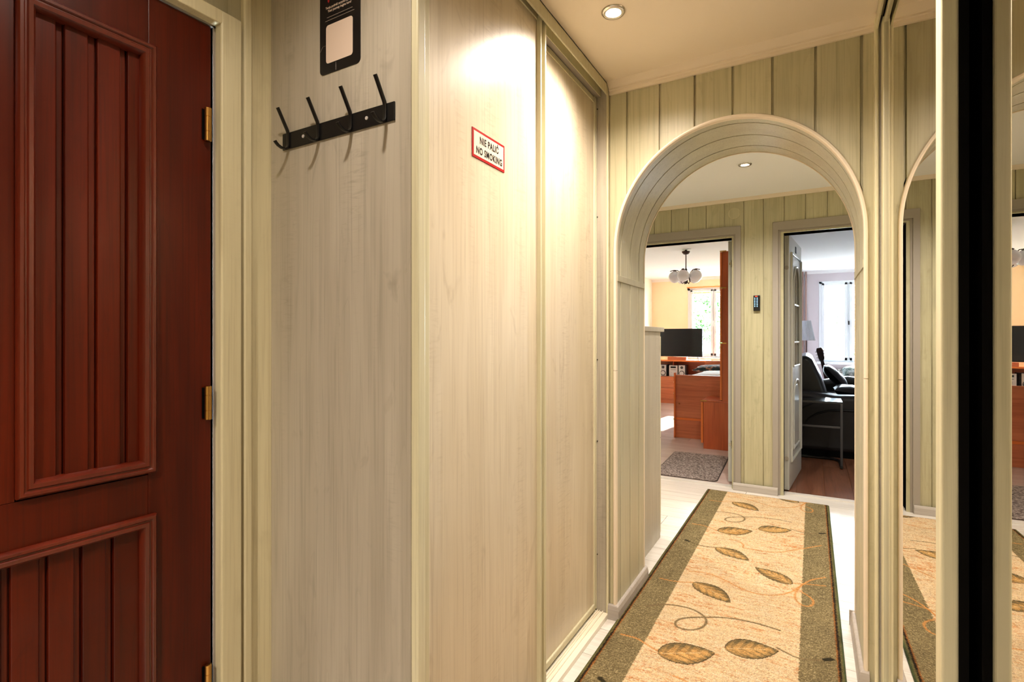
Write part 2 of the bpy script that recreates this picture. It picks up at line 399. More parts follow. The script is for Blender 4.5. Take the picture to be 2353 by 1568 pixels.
# entry door wall
DY0, DY1, DZ = -0.10, 0.757, 1.985
wl = struct(obj('wall_left', MB().prism([(-1.4, 0), (DY0, 0), (DY0, DZ), (DY1, DZ), (DY1, 0), (2.19, 0), (2.19, HC), (-1.4, HC)], 'X', XL-0.12, XL-0.008), M_wall))
for i, (a, b) in enumerate([(-0.16, -0.02), (-0.02, 0.12), (0.12, 0.26), (0.26, 0.40), (0.40, 0.54), (0.54, 0.68), (0.68, 0.845)]):
    obj('panel', B(XL-0.008, XL, a+0.003, b-0.003, 2.022 if b < 0.8 else 2.022, HC), M_wall, wl, bev=0.0015)
obj('panel', B(XL-0.008, XL, 0.817, 0.826, 0, 2.022), M_wall, wl)
obj('panel', B(XL-0.009, XL-0.001, 0.853, YH+0.016, 0, HC), M_cas, wl, bev=0.002)
obj('corner_bead', MB().prism([(0.826, 0), (0.849, 0), (0.849, HC), (0.826, HC)], 'X', XL-0.004, XL+0.016), M_cas, wl, bev=0.005, seg=3)
for a in np.arange(-1.4, -0.2, 0.14):
    obj('panel', B(XL-0.008, XL, a+0.003, a+0.137, 0, HC), M_wall, wl, bev=0.0015)
# casing of entry door
struct(obj('trim_3', B(XL-0.03, XL+0.020, 0.763, 0.817, 0, 2.022), M_cas, bev=0.004))
struct(obj('trim_4', MB().prism([(-0.16, 2.022), (-0.16, 1.988), (0.763, 1.988), (0.817, 2.022)], 'X', XL-0.03, XL+0.0195), M_cas, bev=0.003))
struct(obj('trim_5', MB().box(XL-0.10, XL-0.005, 0.757, 0.764, 0, 1.99).box(XL-0.10, XL-0.005, -0.1, 0.764, 1.983, 1.99), M_greyp))
# wall behind the camera
wf = struct(obj('wall_front', B(-1.4, 1.0, -1.5, -1.4, 0, HC), M_wall))
for a in np.arange(-1.285, 0.2, 0.14):
    obj('panel', B(a+0.003, a+0.137, -1.4, -1.392, 0, HC), M_wall, wf, bev=0.0015)

# arch wall -----------------------------------------------------------
AX, AZ, AA, AB = -0.288, 1.585, 0.445, 0.478      # ellipse centre, springing height, half width, rise
def arch_pts(a=AA, b=AB, n=40, t0=0.0, t1=PI):
    return [(AX + a*math.cos(t0+(t1-t0)*i/n), AZ + b*math.sin(t0+(t1-t0)*i/n)) for i in range(n+1)]
x_r, x_l = AX+AA, AX-AA
core = [(1.0, 0), (1.0, HC+0.02), (-2.1, HC+0.02), (-2.1, 0), (x_l-0.016, 0)] + [(AX+(AA+0.016)*math.cos(t), AZ+(AB+0.016)*math.sin(t)) for t in np.linspace(PI, 0, 41)] + [(x_r+0.016, 0)]
wa = struct(obj('wall_arch', MB().prism(core, 'Y', YA, YA2), M_wall))
def zarch(x, off=0.004):
    u = (x-AX)/(AA+off)
    return None if abs(u) >= 1 else AZ+(AB+off)*math.sqrt(1-u*u)
edges = [-0.765, -0.684, -0.546, -0.407, -0.266, -0.128, 0.011, 0.149, 0.190]
for a, b in zip(edges[:-1], edges[1:]):
    a2, b2 = a+0.004, b-0.004
    xs = np.linspace(a2, b2, 13); poly = []
    for x in xs:
        z = zarch(x); poly.append((x, 0.0 if z is None else z))
    # vertical drop at the opening's sides
    out = []
    for i, (x, z) in enumerate(poly):
        if i and (poly[i-1][1] == 0.0) != (z == 0.0):
            xe = x_l-0.004 if x < AX else x_r+0.004
            if z == 0.0: out += [(xe, AZ), (xe, 0.0)]
            else: out += [(xe, 0.0), (xe, AZ)]
        out.append((x, z))
    poly = out + [(b2, HC), (a2, HC)]
    obj('panel', MB().prism(poly, 'Y', YA-0.010, YA+0.002), M_wall, wa, bev=0.0015)
# lining strips following the arch, and straight boards below the battens
ZB = 1.486; ZB0 = 1.458
def strip(y0, y1, th=0.006, name='lining_board', mat=M_lining):
    mb = MB(); path = [(x_r, ZB)] + arch_pts() + [(x_l, ZB)]
    nor = []
    for i, p in enumerate(path):
        if i == 0: nor.append((1, 0))
        elif i == len(path)-1: nor.append((-1, 0))
        else:
            u, v = (p[0]-AX)/AA**2, (p[1]-AZ)/AB**2; l = math.hypot(u, v); nor.append((u/l, v/l))
    vs = []
    for (x, z), (nx, nz) in zip(path, nor):
        vs += [(x, y0, z), (x, y1, z), (x+nx*th, y1, z+nz*th), (x+nx*th, y0, z+nz*th)]
    n = len(path)
    fs = [(i*4+k, (i+1)*4+k, (i+1)*4+(k+1) % 4, i*4+(k+1) % 4) for i in range(n-1) for k in range(4)] + [(3, 2, 1, 0), ((n-1)*4, (n-1)*4+1, (n-1)*4+2, (n-1)*4+3)]
    mb.add(vs, fs); return obj(name, mb, mat, wa, smooth=True)
ys = [2.192, 2.240, 2.380, 2.520, YA2]
for a, b in zip(ys[:-1], ys[1:]):
    strip(a+0.0042, b-0.0042)
    obj('lining_board', B(x_l-0.006, x_l, a+0.0042, b-0.0042, 0, ZB0), M_lining, wa, bev=0.001)
    obj('lining_board', B(x_r, x_r+0.006, a+0.0042, b-0.0042, 0, ZB0), M_lining, wa, bev=0.001)
obj('batten', B(x_l-0.006, x_l+0.004, 2.19, YA2, ZB0, ZB), M_lining, wa, bev=0.0015)
obj('batten', B(x_r-0.004, x_r+0.006, 2.19, YA2, ZB0, ZB), M_lining, wa, bev=0.0015)
def ring(y0, y1, ia, ib, prof_out, mat, zb, name, z_join=None):
    """trim swept along the opening edge; ia = inner inset, outer = prof_out"""
    path = [(x_r, zb)] + arch_pts(n=56) + [(x_l, zb)]; vs = []
    for i, p in enumerate(path):
        if i == 0: nx, nz = 1, 0
        elif i == len(path)-1: nx, nz = -1, 0
        else:
            u, v = (p[0]-AX)/AA**2, (p[1]-AZ)/AB**2; l = math.hypot(u, v); nx, nz = u/l, v/l
        for o, y in prof_out: vs.append((p[0]+nx*o, y, p[1]+nz*o))
    m = len(prof_out); n = len(path)
    fs = [(i*m+k, (i+1)*m+k, (i+1)*m+(k+1) % m, i*m+(k+1) % m) for i in range(n-1) for k in range(m)] + [tuple(range(m-1, -1, -1)), tuple((n-1)*m+k for k in range(m))]
    return obj(name, MB().add(vs, fs), mat, wa, smooth=True)
pf = [(0.012, YA+0.001), (0.012, YA-0.014), (0.009, YA-0.018), (0.003, YA-0.019), (-0.001, YA-0.016), (-0.002, YA-0.010), (-0.002, YA+0.004), (0.003, YA+0.004)]
pf = [(o, y) for o, y in pf]
ring(0, 0, 0, 0, pf, M_cream, 1.072, 'arch_trim')
for xx, sg in ((x_l, -1), (x_r, 1)):
    mb = MB().prism([(xx+sg*o, y) for o, y in pf], 'Z', 0.0, 1.070); obj('arch_trim', mb, M_cream, wa, smooth=True)
pb = [(0.008, YA2-0.003), (0.008, YA2+0.008), (0.0, YA2+0.009), (-0.003, YA2+0.005), (-0.003, YA2-0.003)]
ring(0, 0, 0, 0, pb, M_cream, 0.0, 'arch_trim')
# skirting round the arch feet
bprof = [(0, 0), (0.019, 0), (0.0175, 0.040), (0.013, 0.057), (0.008, 0.062), (0, 0.062)]
struct(obj('baseboard_left', MB().sweep([(-0.765, YA-0.012), (x_l+0.0, YA-0.012), (x_l+0.0, YA2+0.02)], bprof), M_base, bev=0.002))
struct(obj('baseboard_right', MB().sweep([(x_r, YA2+0.02), (x_r, YA-0.012), (0.172, YA-0.012)], bprof), M_base, bev=0.002))
obj('end_cap', B(x_r-0.021, x_r, YA2+0.012, YA2+0.02, 0, 0.064), M_base, bpy.data.objects['baseboard_right'])
# cornice on the arch wall
cprof = [(0, HC+0.001), (0.040, HC+0.001), (0.034, HC-0.006), (0.020, HC-0.022), (0.016, HC-0.024), (0.016, HC-0.030), (0.010, HC-0.033), (0.009, HC-0.047), (0, HC-0.047)]
struct(obj('trim_6', MB().sweep([(-0.762, YA-0.010), (0.188, YA-0.010)], cprof), M_corn))
c2 = [(0, HC+0.013), (0.05, HC+0.013), (0.03, HC+0.002), (0.014, HC-0.008), (0, HC-0.009)]
struct(obj('trim_7', MB().sweep([(-2.1, YB-0.008), (1.0, YB-0.008)], c2), M_corn))

# back wall with two doorways ------------------------------------------
LO0, LO1, RO0, RO1, OZ = -1.390, -0.560, -0.190, 0.640, 2.021
wb = struct(obj('wall_back', MB().prism([(-2.1, 0), (LO0, 0), (LO0, OZ), (LO1, OZ), (LO1, 0), (RO0, 0), (RO0, OZ), (RO1, OZ), (RO1, 0), (1.0, 0), (1.0, HC+0.02), (-2.1, HC+0.02)], 'Y', YB, YB2), M_wall))
ge = [-2.1, -1.88, -1.74, -1.60, -1.46, -1.320, -1.178, -1.036, -0.894, -0.755, -0.615, -0.470, -0.330, -0.186, -0.043, 0.098, 0.240, 0.380, 0.520, 0.66, 0.80, 0.94]
CL0, CL1, CR0, CR1, CZ = LO0-0.07, -0.492, -0.265, RO1+0.07, 2.108
def pieces(a, b):
    """panel outline over / beside the door casings"""
    segs = []
    bounds = sorted({a, b} | {v for v in (CL0, CL1, CR0, CR1) if a < v < b})
    prof = []
    for p, q in zip(bounds[:-1], bounds[1:]):
        m = (p+q)/2; low = CZ if (CL0 < m < CL1 or CR0 < m < CR1) else 0.0
        prof += [(p, low), (q, low)]
    return prof + [(b, HC+0.01), (a, HC+0.01)]
for a, b in zip(ge[:-1], ge[1:]):
    obj('panel', MB().prism(pieces(a+0.003, b-0.003), 'Y', YB-0.008, YB+0.001), M_wall, wb, bev=0.0015)
# casings: face, rebate, lining
def casing(i, x0, x1, inner0, inner1, op0, op1):
    mb = MB()
    mb.prism([(x0, 0), (x0, CZ), (x1, CZ), (x1, 0), (inner1, 0), (inner1, 2.043), (inner0, 2.043), (inner0, 0)], 'Y', YB-0.022, YB+0.01)
    o = struct(obj('trim_%d' % i, mb, M_greyp, bev=0.002))
    mb = MB().prism([(inner0-0.01, 0), (inner0-0.01, 2.05), (inner1+0.01, 2.05), (inner1+0.01, 0), (inner1-0.014, 0), (inner1-0.014, 2.032), (inner0+0.014, 2.032), (inner0+0.014, 0)], 'Y', YB-0.006, YB+0.02)
    obj('rebate', mb, M_greyp, o, bev=0.002)
    mb = MB().prism([(op0-0.02, 0), (op0-0.02, OZ+0.02), (op1+0.02, OZ+0.02), (op1+0.02, 0), (op1, 0), (op1, OZ), (op0, OZ), (op0, 0)], 'Y', YB+0.012, YB2+0.005)
    obj('lining', mb, M_greyp, o, bev=0.002)
casing(8, CL0, CL1, LO0-0.028, -0.533, LO0, LO1)
casing(9, CR0, CR1, -0.225, RO1+0.028, RO0, RO1)
b2 = [(0, 0), (0.018, 0), (0.017, 0.045), (0.012, 0.058), (0, 0.060)]
struct(obj('baseboard_back', MB().sweep([(-0.548, YB-0.022), (-0.228, YB-0.022)], b2), M_base, bev=0.0015))
struct(obj('baseboard_back', MB().sweep([(-2.0, YB-0.008), (CL0, YB-0.008)], b2), M_base))
# side walls of the far half of the hall
struct(obj('wall_hall_left', B(-2.2, -2.1, YA2, YB2, 0, HC+0.05), M_wall))
struct(obj('wall_hall_right', B(0.95, 1.05, -1.5, YB2, 0, HC+0.05), M_wall))
# rooms
YW = 11.06
struct(obj('wall_room_left', B(-3.05, -2.935, YB2, 11.3, 0, RC), M_whw))
struct(obj('wall_room_middle', B(-0.50, -0.30, YB2, 11.3, 0, RC), M_whw))
struct(obj('wall_room_middle_grey', B(-0.30, -0.24, YB2+0.0, 11.3, 0, RC), M_lil))
struct(obj('wall_room_right', B(2.95, 3.05, YB2, 11.3, 0, RC), M_lil))
def winwall(name, x0, x1, wx0, wx1, wz0, wz1, mat):
    mb = MB().box(x0, wx0, YW, YW+0.25, 0, RC).box(wx1, x1, YW, YW+0.25, 0, RC).box(wx0, wx1, YW, YW+0.25, 0, wz0).box(wx0, wx1, YW, YW+0.25, wz1, RC)
    return struct(obj(name, mb, mat))
winwall('wall_window_left', -3.05, -0.50, -2.20, -1.10, 0.83, 2.225, M_yel)
winwall('wall_window_right', -0.30, 3.05, 0.109, 1.40, 0.785, 2.243, M_lil)
# inner faces of the door wall seen from the rooms; strip over hall/room ceiling step
struct(obj('wall_back_upper', B(-3.05, 3.05, YB2-0.06, YB2, HC+0.02, RC+0.05), M_whw))
struct(obj('wall_back_side', MB().box(-3.05, -2.1, YB2-0.06, YB2, 0, RC).box(1.0, 3.05, YB2-0.06, YB2, 0, RC), M_whw))
struct(obj('trim_10', MB().sweep([(-2.935, YW), (-0.5, YW)], [(0, RC+0.001), (0.06, RC+0.001), (0.03, RC-0.02), (0.0, RC-0.05)]), M_ceil2))
struct(obj('trim_11', MB().sweep([(-0.24, YW), (2.95, YW)], [(0, RC+0.001), (0.06, RC+0.001), (0.03, RC-0.02), (0.0, RC-0.05)]), M_ceil2))
def window(i, x0, x1, z0, z1, sashes, sill0, label_blind=False):
    o = struct(obj('window_%d' % i, MB().box((sashes[0][1]+sashes[1][0])/2-0.03, (sashes[0][1]+sashes[1][0])/2+0.03, YW+0.0, YW+0.06, z0, z1).box(x0, x0+0.05, YW-0.012, YW+0.06, z0, z1).box(x1-0.05, x1, YW-0.012, YW+0.06, z0, z1).box(x0, x1, YW-0.012, YW+0.06, z1-0.045, z1).box(x0, x1, YW-0.012, YW+0.06, z0, z0+0.045), M_pvc, bev=0.004))
    for a, b in sashes:
        mb = MB().box(a, a+0.045, YW-0.03, YW+0.03, z0+0.03, z1-0.03).box(b-0.045, b, YW-0.03, YW+0.03, z0+0.03, z1-0.03).box(a, b, YW-0.03, YW+0.03, z1-0.075, z1-0.03).box(a, b, YW-0.03, YW+0.03, z0+0.03, z0+0.085)
        s = obj('sash', mb, M_pvc, o, bev=0.006)
        obj('pane', B(a+0.03, b-0.03, YW-0.002, YW+0.004, z0+0.06, z1-0.06), M_glass, s)
    obj('window_sill', B(sill0, x1+0.05, YW-0.13, YW+0.02, z0-0.042, z0), M_pvc, o, bev=0.006)
    return o
w1 = window(1, -2.20, -1.10, 0.83, 2.225, [(-2.15, -1.715), (-1.695, -1.15)], -2.24)
w2 = window(2, 0.109, 1.40, 0.785, 2.243, [(0.150, 0.545), (0.575, 1.35)], 0.068)
obj('window_handle', MB().box(0.555, 0.575, YW-0.05, YW-0.028, 1.45, 1.52), M_black, w2, bev=0.004)
obj('window_handle', MB().box(-1.715, -1.695, YW-0.05, YW-0.028, 1.45, 1.56), M_pvc, w1, bev=0.004)

# ================================================================== ENTRY DOOR
d1 = struct(obj('door_1', B(XL-0.062, XL-0.022, DY0+0.003, 0.751, 0.008, DZ-0.004), M_mahd, bev=0.002))
PX0, PX1, PX2 = XL-0.022, XL-0.004, XL+0.010    # panel back, stile face, moulding crest
M0 = 0.609
obj('stile', B(PX0, PX1, M0+0.0008, 0.751, 0.008, DZ-0.004), M_mah, d1, bev=0.002)
obj('stile', B(PX0, PX1, DY0+0.003, 0.045, 0.008, DZ-0.004), M_mah, d1, bev=0.002)
obj('stile', B(PX0, PX1, 0.2705, 0.3835, 0.905, 1.855), M_mah, d1)
obj('rail', B(PX0, PX1, 0.045, M0, 0.806, 0.904), M_mah, d1)
obj('rail', B(PX0, PX1, 0.045, M0, 1.856, DZ-0.004), M_mah, d1)
obj('rail', B(PX0, PX1, 0.045, M0, 0.008, 0.235), M_mah, d1)
mprof = [(0.0, 0.0), (0.0, 0.008), (0.004, 0.013), (0.009, 0.013), (0.012, 0.009), (0.0145, 0.009), (0.017, 0.012), (0.024, 0.011), (0.029, 0.004), (0.030, -0.012), (0.0, -0.012)]
obj('moulding', MB().frame(0.384, 0.624, 0.909, 1.868, mprof, PX1), M_mah2, d1, smooth=True)
obj('moulding', MB().frame(0.030, 0.270, 0.909, 1.868, mprof, PX1), M_mah2, d1, smooth=True)
obj('moulding', MB().frame(0.030, 0.624, 0.22, 0.816, mprof, PX1), M_mah2, d1, smooth=True)
def boards(y0, y1, cuts, z0, z1):
    """cuts: (start, end) of the narrow sunk strips"""
    a = y0
    for c0, c1 in cuts + [(y1, None)]:
        obj('board', B(PX0, PX1-0.006, a+0.0005, c0-0.0005, z0, z1), M_mah, d1, bev=0.002)
        if c1 is not None:
            obj('narrow_board', B(PX0, PX1-0.013, c0+0.001, c1-0.001, z0, z1), M_mah, d1, bev=0.002)
            a = c1
boards(0.405, 0.605, [(0.448, 0.461), (0.501, 0.516), (0.559, 0.572)], 0.92, 1.86)
boards(0.05, 0.25, [(0.094, 0.107), (0.147, 0.162), (0.205, 0.218)], 0.92, 1.86)
boards(0.05, 0.605, [(0.09+0.0553*k, 0.103+0.0553*k) for k in range(0, 9)], 0.24, 0.81)
for k, (z0, z1) in enumerate([(1.692, 1.774), (1.011, 1.094), (0.332, 0.413)]):
    c = (XL+0.004, 0.739, 0)
    h = obj('hinge', MB().lathe([(0.0065, z0), (0.0078, z0+0.001), (0.0078, z0+0.022), (0.0070, z0+0.0225), (0.0070, z0+0.0235), (0.0078, z0+0.024), (0.0078, z1-0.024), (0.0070, z1-0.0235), (0.0070, z1-0.0225), (0.0078, z1-0.022), (0.0078, z1-0.001), (0.0060, z1)], c, 20), M_brass, d1, smooth=True)
    obj('hinge_leaf', B(XL-0.006, XL-0.002, 0.7285, 0.738, z0+0.004, z1-0.004), M_gap, h)
obj('door_handle', MB().tube([(XL-0.004, -0.03, 1.02), (XL+0.05, -0.03, 1.02), (XL+0.055, 0.0, 1.02), (XL+0.055, 0.09, 1.02)], 0.009), M_brass, d1, smooth=True)

# ================================================================== LEFT WARDROBE
wd = thing('sliding_wardrobe', (-1.0, 1.5, 0), 'tall pale wood-grain sliding wardrobe with an end panel, coloured greyer for shade, holding the coat hooks', 'wardrobe')
WX = -0.765
obj('end_panel', B(XL, WX-0.024, YH, YH+0.018, 0, HC), M_side, wd, bev=0.001)
# front upright with finger groove
obj('upright', MB().box(WX-0.022, WX, YH-0.003, 0.938, 0, HC), M_prof, wd, bev=0.004, seg=3)
obj('upright', MB().box(WX-0.05, WX-0.021, 0.934, 0.972, 0, HC), M_prof, wd)
# front door with profile
DXF = -0.785
fd = obj('sliding_door', B(DXF-0.012, DXF, 0.968, 1.533, 0.03, 2.262), M_door, wd)
obj('stile', MB().box(DXF-0.02, DXF+0.004, 0.950, 0.972, 0.03, 2.262), M_prof, fd, bev=0.003)
obj('stile', MB().prism([(DXF+0.001, 1.530), (DXF+0.014, 1.533), (DXF+0.014, 1.540), (DXF+0.003, 1.544), (DXF+0.003, 1.562), (DXF+0.014, 1.567), (DXF+0.014, 1.575), (DXF-0.018, 1.575), (DXF-0.018, 1.530)], 'Z', 0.03, 2.272), M_prof, fd, bev=0.0015)
obj('top_rail', B(DXF-0.016, DXF+0.004, 0.97, 1.533, 2.257, 2.274), M_prof, fd, bev=0.002)
obj('bottom_rail', B(DXF-0.016, DXF+0.004, 0.97, 1.533, 0.03, 0.062), M_prof, fd, bev=0.002)
# rear door
DXR = -0.824
rd = obj('sliding_door', B(DXR-0.012, DXR, 1.50, 2.152, 0.03, 2.258), M_door, wd)
obj('stile', MB().prism([(DXR+0.001, 2.146), (DXR+0.006, 2.149), (DXR+0.006, 2.156), (DXR+0.002, 2.159), (DXR+0.002, 2.164), (DXR+0.006, 2.166), (DXR+0.006, 2.172), (DXR-0.02, 2.172), (DXR-0.02, 2.146)], 'Z', 0.028, 2.262), M_prof, rd, bev=0.001)
obj('top_rail', B(DXR-0.016, DXR+0.004, 1.50, 2.148, 2.236, 2.258), M_prof, rd, bev=0.002)
obj('bottom_rail', B(DXR-0.016, DXR+0.007, 1.50, 2.148, 0.030, 0.056), M_prof, rd, bev=0.004)
# post at the end, facing the camera, with screws
obj('post', B(-0.86, -0.772, 2.1745, YA-0.001, 0, HC), M_side, wd)
obj('corner_bead', MB().box(-0.774, -0.764, 2.166, YA-0.001, 0, HC), M_prof, wd, bev=0.004, seg=3)
for z in (2.215, 1.742, 1.117, 0.760, 0.264):
    obj('screw', MB().lathe([(0.0026, 0), (0.0026, 0.002)], (-0.816, 2.172, z), 10, 'Y'), M_screw, wd)
# tracks
tr = MB().box(WX-0.003, WX, YH, 2.150, 2.257, HC).box(WX-0.090, WX, YH, 2.170, HC-0.006, HC+0.0)
tr.box(WX-0.036, WX-0.033, YH, 2.168, 2.262, HC)
obj('top_track', tr, M_prof, wd, bev=0.001)
obj('top_track_lip', MB().tube([(WX+0.001, YH, 2.258), (WX+0.001, 2.150, 2.258)], 0.0035, 8), M_prof, wd, smooth=True)
obj('top_track', B(WX-0.060, WX-0.036, 1.5, 2.172, 2.262, 2.300), M_greyp, wd)
tb = MB().box(WX-0.110, WX, 0.94, 2.170, 0, 0.020)
tb.box(WX-0.026, WX-0.021, 0.94, 2.170, 0.019, 0.026).box(WX-0.040, WX-0.036, 0.94, 2.170, 0.019, 0.026).box(WX-0.049, WX-0.045, 0.94, 2.170, 0.019, 0.026)
obj('bottom_track', tb, M_trackw, wd, bev=0.003)
obj('back_panel', B(XL, XL+0.016, YH+0.018, YA, 0, HC), M_side, wd)
obj('carcass_end', B(XL, -0.86, 2.16, YA-0.001, 0, HC), M_side, wd)

# ================================================================== RIGHT MIRROR WARDROBE
mw = thing('mirror_wardrobe', (0.4, 0.6, 0), 'sliding wardrobe with mirrored doors in pale wood frames beside the arch', 'wardrobe')
def xf(y): return 0.2286-0.0085*y      # mirror line of the far door
def xn(y): return 0.2675-0.0165*y      # mirror line of the near door
def slab(fx, y0, y1, d0, d1, z0, z1):
    return MB().prism([(fx(y0)+d0, y0), (fx(y1)+d0, y1), (fx(y1)+d1, y1), (fx(y0)+d1, y0)], 'Z', z0, z1)
f1 = obj('sliding_door', slab(xf, 1.215, 2.128, 0.003, 0.008, 0.02, 2.262), M_gap, mw)
lab(obj('mirror', slab(xf, 1.215, 2.128, 0.0, 0.003, 0.03, 2.250), M_mirror, f1), 'mirror glass')
obj('stile', MB().box(0.1995, 0.2255, 1.193, 1.240, 0.02, 2.268), M_prof, f1, bev=0.005, seg=3)
obj('stile', MB().box(0.2010, 0.2155, 2.092, 2.140, 0.02, 2.268), M_prof, f1, bev=0.004, seg=3)
obj('gap_filler', B(0.2255, 0.2390, 1.196, 1.30, 0.02, 2.262), M_gap, f1)  # black strip added to darken the shaded gap between the mirror doors
obj('top_rail', slab(xf, 1.22, 2.13, -0.006, 0.006, 2.246, 2.268), M_prof, f1, bev=0.002)
obj('bottom_rail', slab(xf, 1.22, 2.13, -0.006, 0.006, 0.02, 0.05), M_prof, f1, bev=0.002)
n1 = obj('sliding_door', slab(xn, -0.45, 1.29, 0.003, 0.010, 0.02, 2.262), M_gap, mw)
lab(obj('mirror', slab(xn, -0.43, 1.29, 0.0, 0.003, 0.03, 2.250), M_mirror, n1), 'mirror glass')
obj('stile', slab(xn, -0.47, -0.43, -0.012, 0.010, 0.02, 2.268), M_prof, n1, bev=0.004)
obj('top_rail', slab(xn, -0.43, 1.29, -0.004, 0.006, 2.246, 2.268), M_prof, n1, bev=0.002)
obj('bottom_rail', slab(xn, -0.43, 1.29, -0.004, 0.006, 0.02, 0.05), M_prof, n1, bev=0.002)
obj('corner_bead', MB().box(0.184, 0.197, 2.150, YA-0.001, 0, HC-0.012), M_prof, mw, bev=0.005, seg=3)
obj('post', MB().box(0.197, 0.26, 2.158, YA-0.001, 0, HC), M_side, mw)
obj('top_track', MB().box(0.188, 0.194, -1.2, 2.150, 2.257, HC).box(0.188, 0.30, -1.2, 2.158, HC-0.006, HC), M_prof, mw, bev=0.001)
obj('top_track', MB().box(0.208, 0.211, -1.2, 2.156, 2.268, HC), M_gap, mw)
obj('bottom_track', MB().box(0.185, 0.29, -1.2, 2.158, 0, 0.018), M_trackw, mw, bev=0.002)
obj('carcass', MB().box(0.29, 0.95, -1.2, -1.18, 0, HC), M_side, mw)
obj('carcass', MB().box(0.29, 0.95, 2.14, 2.158, 0, HC), M_side, mw)
obj('front_panel', MB().box(0.30, 0.32, -1.18, -0.45, 0, HC), M_side, mw)

# ================================================================== CEILING LIGHTS
def downlight(x, y, z, label, group='recessed ceiling spotlights of the hall'):
    t = thing('ceiling_light', (x, y, z), label, 'lamp', group)
    prof = [(0.0245, z-0.001), (0.026, z-0.0055), (0.031, z-0.0075), (0.037, z-0.0062), (0.0405, z-0.002), (0.041, z+0.0005), (0.030, z+0.002), (0.026, z+0.012), (0.0245, z+0.012)]
    vs = MB(); seg = 32
    n = len(prof); pts = []
    for r, h in prof:
        for k in range(seg): a = 2*PI*k/seg; pts.append((x+r*math.cos(a), y+r*math.sin(a), h))
    vs.add(pts, [(i*seg+k, ((i+1) % n)*seg+k, ((i+1) % n)*seg+(k+1) % seg, i*seg+(k+1) % seg) for i in range(n) for k in range(seg)])
    obj('bezel', vs, M_steel, t, smooth=True)
    lab(obj('lens', MB().lathe([(0.001, z-0.0035), (0.018, z-0.003), (0.0247, z-0.001), (0.0247, z+0.004)], (x, y, 0), 32), M_lampon, t), 'glowing white lens')
downlight(-0.580, 1.696, HC, 'round chrome recessed spotlight in the ceiling nearest the wardrobe track')
downlight(-0.372, 3.641, HC+0.012, 'round chrome recessed spotlight seen through the arch')
downlight(-0.78, 0.50, HC, 'added round chrome recessed spotlight over the entry door, outside the picture')  # added unseen lamp, placed to suit the door highlight and hook shadows
downlight(-1.38, 3.70, HC+0.012, 'added recessed fill spotlight in the left wing of the hall, hidden by the arch')  # added fill lamp, brightens the far hall from the left
downlight(0.62, 3.70, HC+0.012, 'added recessed fill spotlight in the right wing of the hall, hidden by the arch')  # added fill lamp, brightens the far hall from the right
downlight(-0.12, 1.36, HC, 'added recessed fill spotlight in front of the mirrored doors, outside the picture')  # added fill lamp, evens out the light on the wardrobe doors
downlight(-0.42, -0.62, HC, 'added recessed fill spotlight behind the camera, outside the picture')  # added fill lamp, lifts the hook wall and entry side

# ================================================================== COAT HOOKS
hr = thing('coat_rack', (-1.034, YH, 1.736), 'matt black wall rail with four double coat hooks', 'coat hooks')
obj('rail', B(-1.232, -0.835, YH-0.004, YH, 1.7145, 1.7575), M_black, hr, bev=0.0008)
for xb in (-1.206, -1.090, -0.974, -0.862):
    y = YH-0.006
    path = [(xb, YH-0.038, 1.811), (xb, YH-0.034, 1.805), (xb, y-0.002, 1.760), (xb, y, 1.752), (xb, y, 1.724), (xb, y-0.003, 1.716), (xb, y-0.010, 1.7105), (xb, y-0.020, 1.710), (xb, y-0.030, 1.7135), (xb, y-0.037, 1.719), (xb, y-0.040, 1.7225)]
    obj('hook', MB().tube(path, 0.003, 12, flat=(0.0052, 0.0022, (1, 0, 0))), M_black, hr, smooth=True)
for xs in (-1.148, -0.922):
    obj('screw', MB().lathe([(0.0042, YH-0.0058), (0.0046, YH-0.0040), (0.0046, YH-0.003)], (xs, 0, 1.736), 12, 'Y'), M_sil, hr)

# ================================================================== INFO CARD (code on it left blank)
cd = thing('info_card', (-1.017, YH, 1.98), 'black rounded card with bilingual text and a blank pink square, above the coat hooks', 'card')
def rrect(x0, x1, z0, z1, r, n=6):
    out = []
    for cx, cz, a0 in ((x1-r, z1-r, 0), (x0+r, z1-r, PI/2), (x0+r, z0+r, PI), (x1-r, z0+r, 1.5*PI)):
        for i in range(n+1): a = a0+PI/2*i/n; out.append((cx+r*math.cos(a), cz+r*math.sin(a)))
    return out
obj('card', MB().prism(rrect(-1.088, -0.946, 1.878, 2.178, 0.012), 'Y', YH-0.0016, YH), M_stick, cd)
obj('blank_square', MB().prism(rrect(-1.065, -0.971, 1.903, 1.999, 0.008), 'Y', YH-0.0020, YH-0.0016), M_cardw, cd)
def ct(name, body, size, x, z, mat, **k): text(None, name, body, size, (x, YH-0.0017, z), (1, 0, 0), (0, 0, 1), mat, cd, **k)
ct('lettering', 'Twoja podróż zaczyna się tutaj!', 0.0085, -1.018, 2.043, M_cardw, squash=0.88, bold=0.0002, ext=0.0003)
ct('lettering', 'Your journey begins here!', 0.0085, -1.017, 2.034, M_cardw, squash=0.92, bold=0.0002, ext=0.0003)
obj('print_line', MB().prism([(-1.062, 2.0185), (-0.972, 2.0185), (-0.972, 2.0195), (-1.062, 2.0195)], 'Y', YH-0.0019, YH-0.0016), M_cardg, cd)
obj('print_line', MB().prism([(-1.068, 2.0105), (-0.966, 2.0105), (-0.966, 2.0115), (-1.068, 2.0115)], 'Y', YH-0.0019, YH-0.0016), M_cardg, cd)
obj('red_mark', MB().prism([(-1.056, 2.055), (-1.053, 2.059), (-1.053, 2.085), (-1.059, 2.085), (-1.059, 2.059)], 'Y', YH-0.0020, YH-0.0016), M_redp, cd)
